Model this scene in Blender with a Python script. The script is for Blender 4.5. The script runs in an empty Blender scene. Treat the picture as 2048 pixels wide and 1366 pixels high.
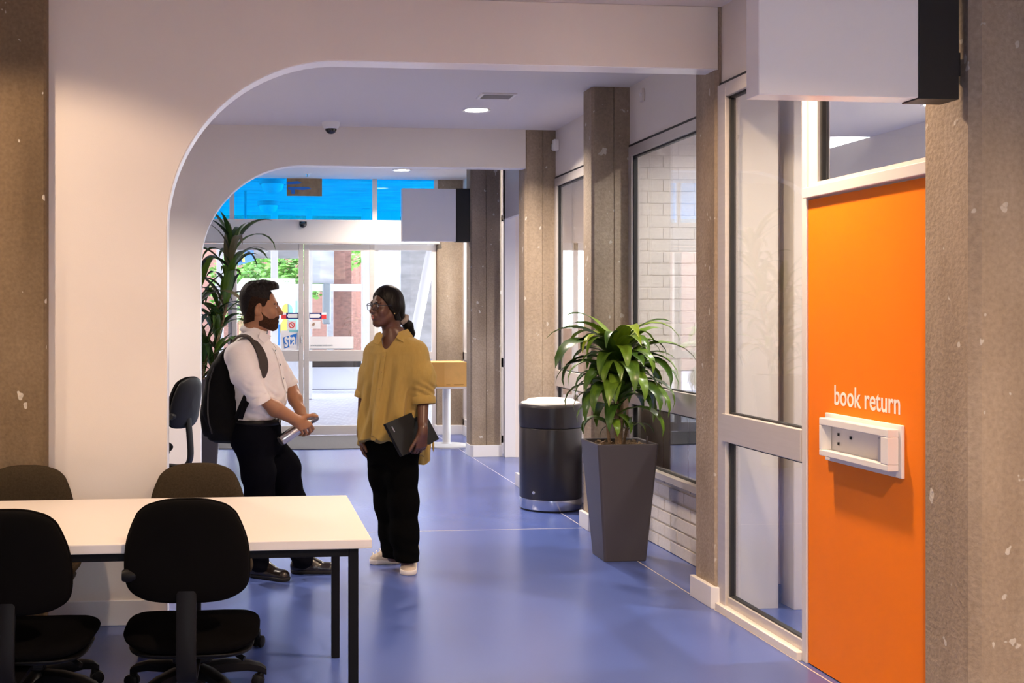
import bpy, math, random
import numpy as np
from mathutils import Vector, Matrix
random.seed(7); np.random.seed(7)
S = bpy.context.scene
C = S.collection
# ------------------------------------------------------------------ camera
FPX, XP, YP, HC = 2400.0, 740.0, 625.0, 1.55
TH = math.atan((XP - 483.0) / FPX); CT, ST = math.cos(TH), math.sin(TH)
cam = bpy.data.objects.new('camera', bpy.data.cameras.new('camera')); C.objects.link(cam)
cam.data.sensor_width = 36.0; cam.data.lens = FPX / 2048 * 36
cam.data.shift_x = (1024 - XP) / 2048; cam.data.shift_y = -(683 - YP) / 2048
cam.location = (0, 0, HC); cam.rotation_euler = (math.pi / 2, 0, -TH)
cam.data.clip_end = 200
S.camera = cam
# ------------------------------------------------------------------ world, sun, exposure
SKY = 6.6
w = bpy.data.worlds.new('World'); S.world = w; w.use_nodes = True
nt = w.node_tree; bg = nt.nodes['Background']
tc = nt.nodes.new('ShaderNodeTexCoord'); sp = nt.nodes.new('ShaderNodeSeparateXYZ'); rp = nt.nodes.new('ShaderNodeValToRGB')
nt.links.new(tc.outputs['Generated'], sp.inputs[0]); nt.links.new(sp.outputs['Z'], rp.inputs[0]); nt.links.new(rp.outputs[0], bg.inputs['Color'])
rp.color_ramp.elements[0].position = 0.0; rp.color_ramp.elements[0].color = (0.95, 0.97, 1.0, 1)
rp.color_ramp.elements[1].position = 0.8; rp.color_ramp.elements[1].color = (0.62, 0.76, 1.0, 1)
bg.inputs['Strength'].default_value = SKY
vs = S.view_settings
vs.view_transform = 'Standard'; vs.look = 'None'; vs.gamma = 1.0; vs.use_curve_mapping = False
vs.exposure = 1.1
SIDE = (1.0, .92, .84); WARM = (1.0, 0.71, 0.46); NEUT = (1.0, 0.85, 0.71)
# ------------------------------------------------------------------ pixel helpers (measure positions on the photograph)
def onY(x, y, Y):
    z = Y / (CT - (x - XP) / FPX * ST); a = (x - XP) * z / FPX
    return np.array((a * CT + z * ST, Y, HC - (y - YP) * z / FPX))
def onX(x, y, X):
    z = X / ((x - XP) / FPX * CT + ST); a = (x - XP) * z / FPX
    return np.array((X, z * CT - a * ST, HC - (y - YP) * z / FPX))
def onZ(x, y, Z=0.0):
    z = FPX * (HC - Z) / (y - YP); a = (x - XP) * z / FPX
    return np.array((a * CT + z * ST, z * CT - a * ST, Z))
# ------------------------------------------------------------------ materials
MATS = {}
def mat(name, col, rough=0.5, metal=0.0, spec=0.5, emit=None, es=1.0, noise=None, bump=None, sheen=0.0, sub=None, coat=0.0):
    """noise=(scale, amount, stretch xyz)   bump=(scale, strength, stretch)"""
    if name in MATS: return MATS[name]
    m = bpy.data.materials.new(name); m.use_nodes = True; t = m.node_tree; b = t.nodes['Principled BSDF']
    b.inputs['Base Color'].default_value = (*col, 1); b.inputs['Roughness'].default_value = rough
    b.inputs['Metallic'].default_value = metal; b.inputs['Specular IOR Level'].default_value = spec
    if sheen: b.inputs['Sheen Weight'].default_value = sheen
    if coat: b.inputs['Coat Weight'].default_value = coat
    if sub: b.inputs['Subsurface Weight'].default_value = sub; b.inputs['Subsurface Radius'].default_value = (0.012, 0.005, 0.003)
    if emit: b.inputs['Emission Color'].default_value = (*emit, 1); b.inputs['Emission Strength'].default_value = es
    def coords(stretch):
        c_ = t.nodes.new('ShaderNodeTexCoord'); mp = t.nodes.new('ShaderNodeMapping')
        mp.inputs['Scale'].default_value = stretch; t.links.new(c_.outputs['Object'], mp.inputs[0]); return mp
    if noise:
        sc, am, stx = noise; mp = coords(stx); n = t.nodes.new('ShaderNodeTexNoise')
        n.inputs['Scale'].default_value = sc; n.inputs['Detail'].default_value = 6; t.links.new(mp.outputs[0], n.inputs['Vector'])
        r = t.nodes.new('ShaderNodeValToRGB'); e = r.color_ramp.elements
        e[0].position = 0.3; e[1].position = 0.7
        e[0].color = (*[max(0, v * (1 - am)) for v in col], 1); e[1].color = (*[min(1, v * (1 + am)) for v in col], 1)
        t.links.new(n.outputs['Fac'], r.inputs[0]); t.links.new(r.outputs[0], b.inputs['Base Color'])
    if bump:
        sc, st, stx = bump; mp = coords(stx); n = t.nodes.new('ShaderNodeTexNoise')
        n.inputs['Scale'].default_value = sc; n.inputs['Detail'].default_value = 5; t.links.new(mp.outputs[0], n.inputs['Vector'])
        bp = t.nodes.new('ShaderNodeBump'); bp.inputs['Strength'].default_value = st; bp.inputs['Distance'].default_value = 0.01
        t.links.new(n.outputs['Fac'], bp.inputs['Height']); t.links.new(bp.outputs[0], b.inputs['Normal'])
    MATS[name] = m; return m
def mat_concrete(name, base, dark, light):
    m = bpy.data.materials.new(name); m.use_nodes = True; t = m.node_tree; b = t.nodes['Principled BSDF']; N = t.nodes.new; L = t.links.new
    tc = N('ShaderNodeTexCoord')
    def noise(scale, stretch, detail=6):
        mp = N('ShaderNodeMapping'); mp.inputs['Scale'].default_value = stretch; L(tc.outputs['Object'], mp.inputs[0])
        n = N('ShaderNodeTexNoise'); n.inputs['Scale'].default_value = scale; n.inputs['Detail'].default_value = detail
        L(mp.outputs[0], n.inputs['Vector']); return n
    n1 = noise(2.6, (2.4, 2.4, 0.28)); n2 = noise(1.3, (1, 1, 0.8)); n3 = noise(60, (1, 1, 1), 3); n4 = noise(16, (1, 1, 0.8), 2)
    r1 = N('ShaderNodeValToRGB'); e = r1.color_ramp.elements; e[0].position = .32; e[1].position = .68; e[0].color = (*dark, 1); e[1].color = (*base, 1)
    L(n1.outputs['Fac'], r1.inputs[0])
    r2 = N('ShaderNodeValToRGB'); e = r2.color_ramp.elements; e[0].position = .42; e[1].position = .75; e[0].color = (0, 0, 0, 1); e[1].color = (1, 1, 1, 1)
    L(n2.outputs['Fac'], r2.inputs[0])
    mx = N('ShaderNodeMix'); mx.data_type = 'RGBA'; L(r2.outputs[0], mx.inputs[0]); L(r1.outputs[0], mx.inputs[6]); mx.inputs[7].default_value = (*light, 1)
    # pits and paint specks
    r4 = N('ShaderNodeValToRGB'); e = r4.color_ramp.elements; e[0].position = .70; e[1].position = .715; e[0].color = (0, 0, 0, 1); e[1].color = (1, 1, 1, 1)
    L(n4.outputs['Fac'], r4.inputs[0])
    mx2 = N('ShaderNodeMix'); mx2.data_type = 'RGBA'; L(r4.outputs[0], mx2.inputs[0]); L(mx.outputs[2], mx2.inputs[6]); mx2.inputs[7].default_value = (.55, .5, .43, 1)
    r5 = N('ShaderNodeValToRGB'); e = r5.color_ramp.elements; e[0].position = .2; e[1].position = .8; e[0].color = (.8, .8, .8, 1); e[1].color = (1.15, 1.15, 1.15, 1)
    L(n3.outputs['Fac'], r5.inputs[0])
    mu = N('ShaderNodeMix'); mu.data_type = 'RGBA'; mu.blend_type = 'MULTIPLY'; mu.inputs[0].default_value = 1; L(mx2.outputs[2], mu.inputs[6]); L(r5.outputs[0], mu.inputs[7])
    L(mu.outputs[2], b.inputs['Base Color']); b.inputs['Roughness'].default_value = .8; b.inputs['Specular IOR Level'].default_value = .25
    bp = N('ShaderNodeBump'); bp.inputs['Strength'].default_value = .35; bp.inputs['Distance'].default_value = .01
    ad = N('ShaderNodeMath'); ad.operation = 'ADD'; L(n3.outputs['Fac'], ad.inputs[0]); L(n1.outputs['Fac'], ad.inputs[1]); L(ad.outputs[0], bp.inputs['Height']); L(bp.outputs[0], b.inputs['Normal'])
    return m
def mat_glass(name, tint=(.96, .98, .98), refl=1.0):
    m = bpy.data.materials.new(name); m.use_nodes = True; t = m.node_tree; t.nodes.remove(t.nodes['Principled BSDF']); N = t.nodes.new; L = t.links.new
    out = t.nodes['Material Output']; tr = N('ShaderNodeBsdfTransparent'); tr.inputs[0].default_value = (*tint, 1)
    gl = N('ShaderNodeBsdfGlossy'); gl.inputs['Roughness'].default_value = .01; gl.inputs[0].default_value = (1, 1, 1, 1)
    ge = N('ShaderNodeNewGeometry'); dt = N('ShaderNodeVectorMath'); dt.operation = 'DOT_PRODUCT'; L(ge.outputs['Normal'], dt.inputs[0]); L(ge.outputs['Incoming'], dt.inputs[1])
    def mth(op, a_, b_=None):
        n_ = N('ShaderNodeMath'); n_.operation = op
        for i_, v_ in enumerate((a_, b_)):
            if v_ is None: continue
            if hasattr(v_, 'default_value') or hasattr(v_, 'links'): L(v_, n_.inputs[i_])
            else: n_.inputs[i_].default_value = v_
        return n_.outputs[0]
    p5 = mth('POWER', mth('SUBTRACT', 1.0, mth('ABSOLUTE', dt.outputs['Value'])), 5.0)   # Schlick, same from both sides
    fr = mth('ADD', mth('MULTIPLY', p5, .96), .04); mu = N('ShaderNodeMath'); mu.operation = 'MULTIPLY'; mu.inputs[1].default_value = refl; mu.use_clamp = True
    L(fr, mu.inputs[0]); mx = N('ShaderNodeMixShader'); L(mu.outputs[0], mx.inputs[0]); L(tr.outputs[0], mx.inputs[1]); L(gl.outputs[0], mx.inputs[2]); L(mx.outputs[0], out.inputs[0])
    return m
M = dict(
    white=mat('white_paint', (.80, .735, .672), .6, bump=(220, .06, (1, 1, 1)), noise=(1.5, .02, (1, 1, 1))),
    ceil=mat('ceiling_paint', (.72, .675, .655), .7, bump=(150, .04, (1, 1, 1))),
    base=mat('baseboard_paint', (.82, .80, .79), .4),
    conc=mat_concrete('board_concrete', (.37, .288, .21), (.25, .19, .134), (.46, .375, .285)),
    conc2=mat_concrete('brown_concrete', (.20, .138, .078), (.13, .088, .048), (.23, .165, .10)),
    extc=mat('outdoor_concrete', (.24, .235, .24), .8, noise=(2, .25, (1, 1, 3))),
    alu=mat('anodised_aluminium', (.62, .57, .53), .38, .35, noise=(4, .03, (1, 1, 20))),
    alul=mat('pale_aluminium', (.74, .70, .67), .4, .2),
    gasket=mat('black_gasket', (.012, .012, .012), .5),
    glass=mat_glass('window_glass', (.95, .97, .97), 1.25),
    dglass=mat_glass('door_glass', (.97, .98, .98), 1.0),
    blue=mat_glass('blue_film_glass', (.012, .66, 1.0), .45),
    orange=mat('orange_laminate', (.93, .215, .0), .5, spec=.2, noise=(3, .03, (1, 1, 1))),
    letter=mat('cream_vinyl_lettering', (.92, .83, .76), .5),
    wplast=mat('white_plastic', (.82, .79, .76), .4),
    bplast=mat('black_plastic', (.005, .0045, .005), .5, spec=.2),
    shellk=mat('dull_black_shell', (.0035, .003, .003), .8, spec=.05),
    signw=mat('white_acrylic', (.86, .85, .86), .22, spec=.6),
    signb=mat('black_satin_metal', (.006, .006, .006), .5),
    tablet=mat('table_laminate', (.76, .70, .645), .42),
    steelb=mat('black_powder_coat', (.004, .004, .006), .6, spec=.15),
    fabk=mat('black_chair_fabric', (.0045, .004, .004), .95, bump=(500, .25, (1, 1, 1)), spec=.03),
    fabb=mat('brown_grey_chair_fabric', (.042, .031, .019), .95, bump=(500, .3, (1, 1, 1)), spec=.05, noise=(120, .2, (1, 1, 1))),
    chrome=mat('brushed_steel', (.62, .62, .64), .22, 1.0),
    pot=mat('anthracite_planter', (.062, .053, .058), .42, bump=(260, .03, (1, 1, 1))),
    binb=mat('bin_dark_shell', (.028, .024, .025), .32),
    soil=mat('potting_bark', (.05, .032, .02), .9, noise=(40, .6, (1, 1, 1)), bump=(60, .8, (1, 1, 1))),
    cane=mat('plant_cane', (.30, .19, .10), .7, noise=(20, .3, (1, 1, 3)), bump=(30, .4, (1, 1, 4))),
    brick=mat('white_painted_brick', (.78, .73, .69), .5, bump=(60, .15, (1, 1, 1)), noise=(8, .05, (1, 1, 1))),
    mortar=mat('white_painted_mortar', (.72, .67, .63), .7),
    cardb=mat('cardboard', (.78, .44, .13), .75, noise=(10, .06, (1, 1, 1))),
    green=mat('green_tape', (.05, .22, .03), .6),
    mat_=mat('grey_door_mat', (.12, .115, .12), .95, bump=(300, .5, (1, 1, 1)), noise=(200, .3, (1, 1, 1))),
    lampd=mat('lamp_diffuser', (1, 1, 1), .5, emit=(1.0, .93, .85), es=9),
    dome=mat('dark_dome', (.008, .008, .01), .08, spec=.7),
    redbrick=mat('red_brick_outside', (.16, .075, .055), .85, noise=(12, .3, (1, 1, 2))),
    extw=mat('white_render_outside', (.55, .55, .58), .7),
    red=mat('red_print', (.80, .05, .05), .5), navy=mat('navy_print', (.012, .018, .16), .5), pw=mat('white_print', (.88, .86, .86), .5),
    cyanb=mat('blue_print', (.02, .18, .62), .5), tealp=mat('teal_print', (.25, .62, .68), .5), yel=mat('yellow_print', (.75, .62, .12), .5), greyp=mat('grey_print', (.25, .30, .34), .6),
    darkwin=mat('dark_cabinet', (.018, .012, .009), .35), bluech=mat('blue_upholstery', (.03, .045, .16), .8),
)
def mat_floor():
    m = bpy.data.materials.new('blue_vinyl'); m.use_nodes = True; t = m.node_tree; b = t.nodes['Principled BSDF']; N = t.nodes.new; L = t.links.new
    tc = N('ShaderNodeTexCoord'); n = N('ShaderNodeTexNoise'); n.inputs['Scale'].default_value = .7; n.inputs['Detail'].default_value = 1; L(tc.outputs['Object'], n.inputs['Vector'])
    r = N('ShaderNodeValToRGB'); e = r.color_ramp.elements; e[0].position = .2; e[1].position = .75; e[0].color = (.070, .110, .345, 1); e[1].color = (.076, .118, .360, 1)
    L(n.outputs['Fac'], r.inputs[0]); L(r.outputs[0], b.inputs['Base Color'])
    r2 = N('ShaderNodeMapRange'); r2.inputs['To Min'].default_value = .25; r2.inputs['To Max'].default_value = .27; L(n.outputs['Fac'], r2.inputs['Value']); L(r2.outputs[0], b.inputs['Roughness'])
    n2 = N('ShaderNodeTexNoise'); n2.inputs['Scale'].default_value = 90; L(tc.outputs['Object'], n2.inputs['Vector'])
    bp = N('ShaderNodeBump'); bp.inputs['Strength'].default_value = .05; bp.inputs['Distance'].default_value = .004; L(n2.outputs['Fac'], bp.inputs['Height']); L(bp.outputs[0], b.inputs['Normal'])
    b.inputs['Specular IOR Level'].default_value = 1.0
    return m
M['floor'] = mat_floor()
def mat_leaf(name, a, b2):
    m = bpy.data.materials.new(name); m.use_nodes = True; t = m.node_tree; b = t.nodes['Principled BSDF']; N = t.nodes.new; L = t.links.new
    tc = N('ShaderNodeTexCoord'); oi = N('ShaderNodeObjectInfo'); n = N('ShaderNodeTexNoise'); n.inputs['Scale'].default_value = 7
    mp = N('ShaderNodeMapping'); mp.inputs['Scale'].default_value = (.6, 9, 1); L(tc.outputs['Object'], mp.inputs[0]); L(mp.outputs[0], n.inputs['Vector'])
    ad = N('ShaderNodeMath'); ad.operation = 'ADD'; mu = N('ShaderNodeMath'); mu.operation = 'MULTIPLY_ADD'; mu.inputs[1].default_value = .7; mu.inputs[2].default_value = -.35
    L(oi.outputs['Random'], mu.inputs[0]); L(n.outputs['Fac'], ad.inputs[0]); L(mu.outputs[0], ad.inputs[1])
    r = N('ShaderNodeValToRGB'); e = r.color_ramp.elements; e[0].position = .25; e[1].position = .8; e[0].color = (*a, 1); e[1].color = (*b2, 1)
    L(ad.outputs[0], r.inputs[0]); L(r.outputs[0], b.inputs['Base Color']); b.inputs['Roughness'].default_value = .32
    b.inputs['Transmission Weight'].default_value = 0; b.inputs['Subsurface Weight'].default_value = .0
    return m
M['leaf'] = mat_leaf('dracaena_leaf', (.045, .105, .012), (.15, .26, .022))
M['leafy'] = mat_leaf('dracaena_young_leaf', (.17, .27, .012), (.42, .50, .04))
M['leafd'] = mat_leaf('dark_dracaena_leaf', (.014, .045, .008), (.085, .15, .022))
M['leafw'] = mat_leaf('withered_leaf', (.10, .09, .035), (.30, .24, .12))
# ------------------------------------------------------------------ mesh helpers
def worigin(o):
    v = np.zeros(3)
    while o is not None:
        v = v + np.array(o.location); o = o.parent
    return v
def obj(name, V, Fc, m=None, parent=None, smooth=False, local=False, bevel=0, kind=None, seg=2, autos=None):
    V = np.asarray(V, float)
    if parent is not None and not local: V = V - worigin(parent)
    me = bpy.data.meshes.new(name); me.from_pydata(V.tolist(), [], [tuple(int(i) for i in f) for f in Fc]); me.update()
    if smooth: me.polygons.foreach_set('use_smooth', [True] * len(me.polygons))
    o = bpy.data.objects.new(name, me); C.objects.link(o)
    if m is not None: me.materials.append(m)
    if parent is not None: o.parent = parent
    if bevel:
        b = o.modifiers.new('bevel', 'BEVEL'); b.width = bevel; b.segments = seg; b.limit_method = 'ANGLE'; b.angle_limit = 0.6
        b.harden_normals = False
    if kind: o['kind'] = kind
    return o
def tag(o, label, cat, group=None, kind=None):
    o['label'] = label; o['category'] = cat
    if group: o['group'] = group
    if kind: o['kind'] = kind
    return o
def empty(name, loc, label=None, cat=None, group=None, kind=None):
    o = bpy.data.objects.new(name, None); C.objects.link(o); o.location = loc; o.empty_display_size = .1
    if label: tag(o, label, cat, group, kind)
    return o
BF = [(0, 3, 2, 1), (4, 5, 6, 7), (0, 1, 5, 4), (1, 2, 6, 5), (2, 3, 7, 6), (3, 0, 4, 7)]
def boxv(x0, x1, y0, y1, z0, z1):
    return [(x0, y0, z0), (x1, y0, z0), (x1, y1, z0), (x0, y1, z0), (x0, y0, z1), (x1, y0, z1), (x1, y1, z1), (x0, y1, z1)]
def box(name, x0, x1, y0, y1, z0, z1, m, parent=None, bevel=0.0, **k):
    if x1 < x0: x0, x1 = x1, x0
    if y1 < y0: y0, y1 = y1, y0
    return obj(name, boxv(x0, x1, y0, y1, z0, z1), BF, m, parent, bevel=bevel, **k)
def multibox(name, L, m, parent=None, bevel=0.0, **k):
    V, F_ = [], []
    for b in L:
        n = len(V); V += boxv(*b); F_ += [tuple(i + n for i in f) for f in BF]
    return obj(name, V, F_, m, parent, bevel=bevel, **k)
def extrude(name, poly, axis, a0, a1, m, parent=None, bevel=0, smooth=False, **k):
    """poly: list of 2d points; axis 'x','y','z' = direction of extrusion"""
    n = len(poly); V = []
    for a in (a0, a1):
        for p, q in poly:
            V.append({'y': (p, a, q), 'z': (p, q, a), 'x': (a, p, q)}[axis])
    ar = sum(poly[i][0] * poly[(i + 1) % n][1] - poly[(i + 1) % n][0] * poly[i][1] for i in range(n))
    F_ = [tuple(range(n)), tuple(range(2 * n - 1, n - 1, -1))] + [((i + 1) % n, i, i + n, (i + 1) % n + n) for i in range(n)]
    flip = (ar > 0) == (axis in 'zx')
    if flip: F_ = [tuple(reversed(f)) for f in F_]
    return obj(name, V, F_, m, parent, bevel=bevel, smooth=smooth, **k)
def lathe(name, prof, m, parent=None, c=(0, 0, 0), n=32, smooth=True, axis=None, **k):
    """prof: (r, z) list bottom to top; axis: optional 3x3 columns for orientation"""
    V, F_ = [], []
    for r, z in prof:
        for i in range(n):
            a = 2 * math.pi * i / n; V.append((r * math.cos(a), r * math.sin(a), z))
    for j in range(len(prof) - 1):
        for i in range(n):
            F_.append((j * n + i, j * n + (i + 1) % n, (j + 1) * n + (i + 1) % n, (j + 1) * n + i))
    loop_ = prof[0] == prof[-1]
    if prof[0][0] > 1e-6 and not loop_: F_.append(tuple(range(n - 1, -1, -1)))
    if prof[-1][0] > 1e-6 and not loop_: F_.append(tuple((len(prof) - 1) * n + i for i in range(n)))
    V = np.array(V)
    if axis is not None: V = V @ np.array(axis).T
    o = obj(name, V + np.array(c), F_, m, parent, smooth=smooth, **k)
    if smooth: sharp(o)
    return o
def sharp(o, ang=40):
    me = o.data
    try: me.set_sharp_from_angle(angle=math.radians(ang))
    except Exception: pass
def frame_of(d, up=(0, 0, 1)):
    d = np.array(d, float); d /= np.linalg.norm(d); u = np.array(up, float)
    if abs(d @ u) > .98: u = np.array((1., 0, 0))
    s = np.cross(u, d); s /= np.linalg.norm(s); u = np.cross(d, s); return s, u, d
def tubev(path, r, n=10, flat=1.0, caps=True, up=(0, 0, 1)):
    P = [np.array(p, float) for p in path]; V, F_ = [], []
    R = r if hasattr(r, '__len__') else [r] * len(P)
    for i, p in enumerate(P):
        d = P[min(i + 1, len(P) - 1)] - P[max(i - 1, 0)]
        s, u, d = frame_of(d, up)
        for j in range(n):
            a = 2 * math.pi * j / n; V.append(p + R[i] * (math.cos(a) * s + flat * math.sin(a) * u))
    for i in range(len(P) - 1):
        for j in range(n): F_.append((i * n + j, i * n + (j + 1) % n, (i + 1) * n + (j + 1) % n, (i + 1) * n + j))
    if caps: F_.append(tuple(range(n - 1, -1, -1))); F_.append(tuple((len(P) - 1) * n + j for j in range(n)))
    return V, F_
def tube(name, path, r, m, parent=None, n=10, flat=1.0, smooth=True, up=(0, 0, 1), **k):
    V, F_ = tubev(path, r, n, flat, True, up); o = obj(name, V, F_, m, parent, smooth=smooth, **k)
    if smooth: sharp(o)
    return o
def curve_pts(pts, n=8):
    """Catmull-Rom through points"""
    P = [np.array(p, float) for p in pts]; P = [2 * P[0] - P[1]] + P + [2 * P[-1] - P[-2]]; out = []
    for i in range(1, len(P) - 2):
        for t in np.linspace(0, 1, n, endpoint=False):
            a, b, c_, d = P[i - 1], P[i], P[i + 1], P[i + 2]
            out.append(.5 * ((2 * b) + (-a + c_) * t + (2 * a - 5 * b + 4 * c_ - d) * t * t + (-a + 3 * b - 3 * c_ + d) * t ** 3))
    out.append(P[-2]); return out
def text(name, s, size, M3, loc, m, parent=None, sx=1.0, depth=.001, align='LEFT', bold=0.0):
    """M3: 3x3 columns (text right, text up, text normal)"""
    cu = bpy.data.curves.new(name, 'FONT'); cu.body = s; cu.size = size; cu.extrude = depth; cu.offset = bold; cu.align_x = align; cu.resolution_u = 4
    t = bpy.data.objects.new(name, cu); C.objects.link(t)
    bpy.context.view_layer.update(); dg = bpy.context.evaluated_depsgraph_get()
    me = bpy.data.meshes.new_from_object(t.evaluated_get(dg)); bpy.data.objects.remove(t)
    V = np.array([v.co for v in me.vertices]); Fc = [tuple(p.vertices) for p in me.polygons]
    V[:, 0] *= sx; V = V @ np.array(M3, float).T + np.array(loc)
    return obj(name, V, Fc, m, parent)
def slab2(name, poly, n, t, m, parent=None, **k):
    """planar 3d polygon given thickness t along n"""
    P = [np.array(p, float) for p in poly]; n = np.array(n, float) / np.linalg.norm(n); k_ = len(P)
    V = P + [p + n * t for p in P]
    F_ = [tuple(range(k_ - 1, -1, -1)), tuple(range(k_, 2 * k_))] + [(i, (i + 1) % k_, (i + 1) % k_ + k_, i + k_) for i in range(k_)]
    return obj(name, V, F_, m, parent, **k)
def copyto(o, parent=None, **loc):
    c_ = o.copy(); C.objects.link(c_); c_.parent = parent; return c_
def lamp(name, loc, power, size, col, parent=None, spread=150, rot=(0, 0, 0), kind='AREA', angle=80, blend=.4):
    ld = bpy.data.lights.new(name, kind); ld.energy = power; ld.color = col
    if kind == 'AREA': ld.shape = 'DISK'; ld.size = size; ld.spread = math.radians(spread)
    elif kind == 'SPOT': ld.spot_size = math.radians(angle); ld.spot_blend = blend; ld.shadow_soft_size = size
    o = bpy.data.objects.new(name, ld); C.objects.link(o)
    o.location = np.array(loc) - (worigin(parent) if parent is not None else 0); o.rotation_euler = rot
    if parent is not None: o.parent = parent
    return o
# ================================================================== THE SETTING
CZ, CZ2 = 3.15, 3.235
PX0, PX1 = 2.47, 2.79
fl = box('floor', -7, 6.0, -4.5, 15.12, -.12, 0, M['floor']); tag(fl, 'glossy blue vinyl floor running down the whole corridor', 'floor', kind='structure')
seamM = mat('weld_seam', (.55, .50, .48), .5)
def seam(x0, y0, x1, y1):
    d = np.array((x1 - x0, y1 - y0)); d /= np.linalg.norm(d); n = np.array((-d[1], d[0])) * .0035
    P = [(x0 + n[0], y0 + n[1]), (x0 - n[0], y0 - n[1]), (x1 - n[0], y1 - n[1]), (x1 + n[0], y1 + n[1])]
    slab2('weld_seam', [(a, b, -.001) for a, b in P], (0, 0, 1), .0018, seamM, fl)
seam(2.455, 3.0, 2.455, 15.0); seam(-.907, 1.0, -.907, 6.0); seam(.6, 8.42, 2.45, 8.42); seam(2.455, 13.2, 2.80, 13.2)
tag(box('ceiling', -7, 6.0, -4.5, 10.4, CZ, CZ + .15, M['ceil']), 'plain pale ceiling over the hall and the corridor', 'ceiling', kind='structure')
tag(box('ceiling', -7, 6.0, 10.4, 15.2, CZ2, CZ2 + .07, M['ceil']), 'pale ceiling of the entrance lobby by the sliding doors', 'ceiling', kind='structure')
def arch(name, X0, XL, XR, Y0, Y1, ZT, R, ZC, label):
    P = [(X0, 0), (XL, 0)]
    for i in range(25):
        a = math.pi - math.pi / 2 * i / 24
        P.append((XL + R + R * math.cos(a), ZT - R + R * math.sin(a)))
    P += [(XR, ZT), (XR, ZC), (X0, ZC)]
    o = extrude(name, P, 'y', Y0, Y1, M['white'], bevel=.004); tag(o, label, 'wall', kind='structure')
    Q = P[1:-2]; t_ = .004; n_ = len(Q); V = []     # added strip, whiter than the wall: daylight on the reveal as colour
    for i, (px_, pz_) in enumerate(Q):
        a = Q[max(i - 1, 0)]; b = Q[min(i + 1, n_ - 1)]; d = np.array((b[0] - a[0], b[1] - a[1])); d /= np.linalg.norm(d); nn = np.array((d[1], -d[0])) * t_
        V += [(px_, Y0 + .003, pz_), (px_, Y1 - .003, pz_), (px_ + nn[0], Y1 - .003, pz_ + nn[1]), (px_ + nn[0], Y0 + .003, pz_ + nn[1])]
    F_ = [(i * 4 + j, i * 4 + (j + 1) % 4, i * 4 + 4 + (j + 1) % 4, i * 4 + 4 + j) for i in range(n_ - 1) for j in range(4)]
    obj('daylit_edge_strip', V, F_, mat('daylit_edge_white', (.93, .93, .95), .3), o); return o
AY = 6.05; A2 = 10.3
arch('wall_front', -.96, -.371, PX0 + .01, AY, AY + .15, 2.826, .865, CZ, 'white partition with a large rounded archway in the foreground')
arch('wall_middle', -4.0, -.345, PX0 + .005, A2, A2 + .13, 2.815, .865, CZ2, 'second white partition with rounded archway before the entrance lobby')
tag(box('baseboard_front', -.955, -.375, AY - .014, AY, 0, .125, M['base'], bevel=.004), 'pale skirting board along the foot of the front white partition', 'baseboard', kind='structure')
tag(box('wall_left', -7.0, -6.9, -4.5, 15.12, 0, CZ2, M['white']), 'white wall far to the left of the hall', 'wall', kind='structure')
tag(multibox('wall_rear', [(-7, -.6, -4.6, -4.5, 0, CZ2), (1.6, 6.0, -4.6, -4.5, 0, CZ2), (-.6, 1.6, -4.6, -4.5, 0, 1.15), (-.6, 1.6, -4.6, -4.5, 2.6, CZ2)], M['white']), 'white wall behind the viewer', 'wall', kind='structure')
w_ = empty('window_10', (.2, -4.55, .95), 'added window for front light in the wall behind the viewer', 'window', kind='structure')  # unseen window, added so skylight fills the near sign and pillar
for a in (-.6, .45, 1.55): box('window_jamb', a, a + .05, -4.58, -4.52, 1.15, 2.6, M['alu'], w_)
for a in (1.15, 2.54): box('window_rail', -.6, 1.6, -4.58, -4.52, a, a + .06, M['alu'], w_)
box('pane', -.55, 1.55, -4.554, -4.546, 1.21, 2.54, M['dglass'], w_)
tag(box('ground_outside', -14, 16, -30, -4.6, -.12, -.01, M['extc']), 'grey paving outside the added window behind the viewer', 'ground', kind='structure')
tag(box('wall_front', -6.9, -1.5, AY + .05, AY + .2, 0, CZ, M['white']), 'white wall left of the brown concrete column', 'wall', kind='structure')
# ---- board-marked concrete pillars
def pillar(x0, x1, y0, y1, z1, label, m='conc', groove=True, ch=.018):
    xm = (x0 + x1) / 2; g = .005
    P = [(x0 + ch, y0)]
    if groove: P += [(xm - g, y0), (xm, y0 + .006), (xm + g, y0)]
    P += [(x1 - ch, y0), (x1, y0 + ch), (x1, y1), (x0, y1), (x0, y0 + ch)]
    o = extrude('concrete_pillar', P, 'z', 0, z1, M[m]); return tag(o, label, 'pillar')
pillar(PX0 - .02, PX1 + .06, 3.80, 4.085, CZ, 'huge board-marked concrete pillar at the right edge beside the orange panel', ch=.03)
pillar(PX0, PX1, 6.055, 6.33, CZ, 'concrete pillar between the leafy planter window and the glazed screen')
pillar(PX0, PX1, 8.29, 8.50, CZ, 'concrete pillar right behind the leafy potted plant')
pillar(PX0, PX1, 10.31, 10.55, CZ2, 'concrete pillar directly behind the round dark bin')
pillar(PX0 - .02, PX1, 12.72, 12.95, CZ2, 'concrete pillar with the far white sign box fixed to it')
pillar(PX0, PX1 + .04, 15.06, 15.3, CZ2, 'farthest concrete pillar behind the pedestal table at the glass doors', groove=False)
pillar(-1.48, -.945, 5.97, 6.3, CZ, 'wide brown concrete column at the left edge of the white partition', m='conc2', groove=False, ch=.012)
def pbase(y0, y1, x1, label, h=.115):
    t = .028
    P = [(PX0 - t, y1 + .02), (PX0 - t, y0 - t + .03), (PX0 - t + .03, y0 - t), (x1, y0 - t), (x1, y0), (PX0, y0), (PX0, y1 + .02)]
    o = extrude('baseboard_right', P, 'z', 0, h, M['base'], bevel=.003); return tag(o, label, 'baseboard', kind='structure')
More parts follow.
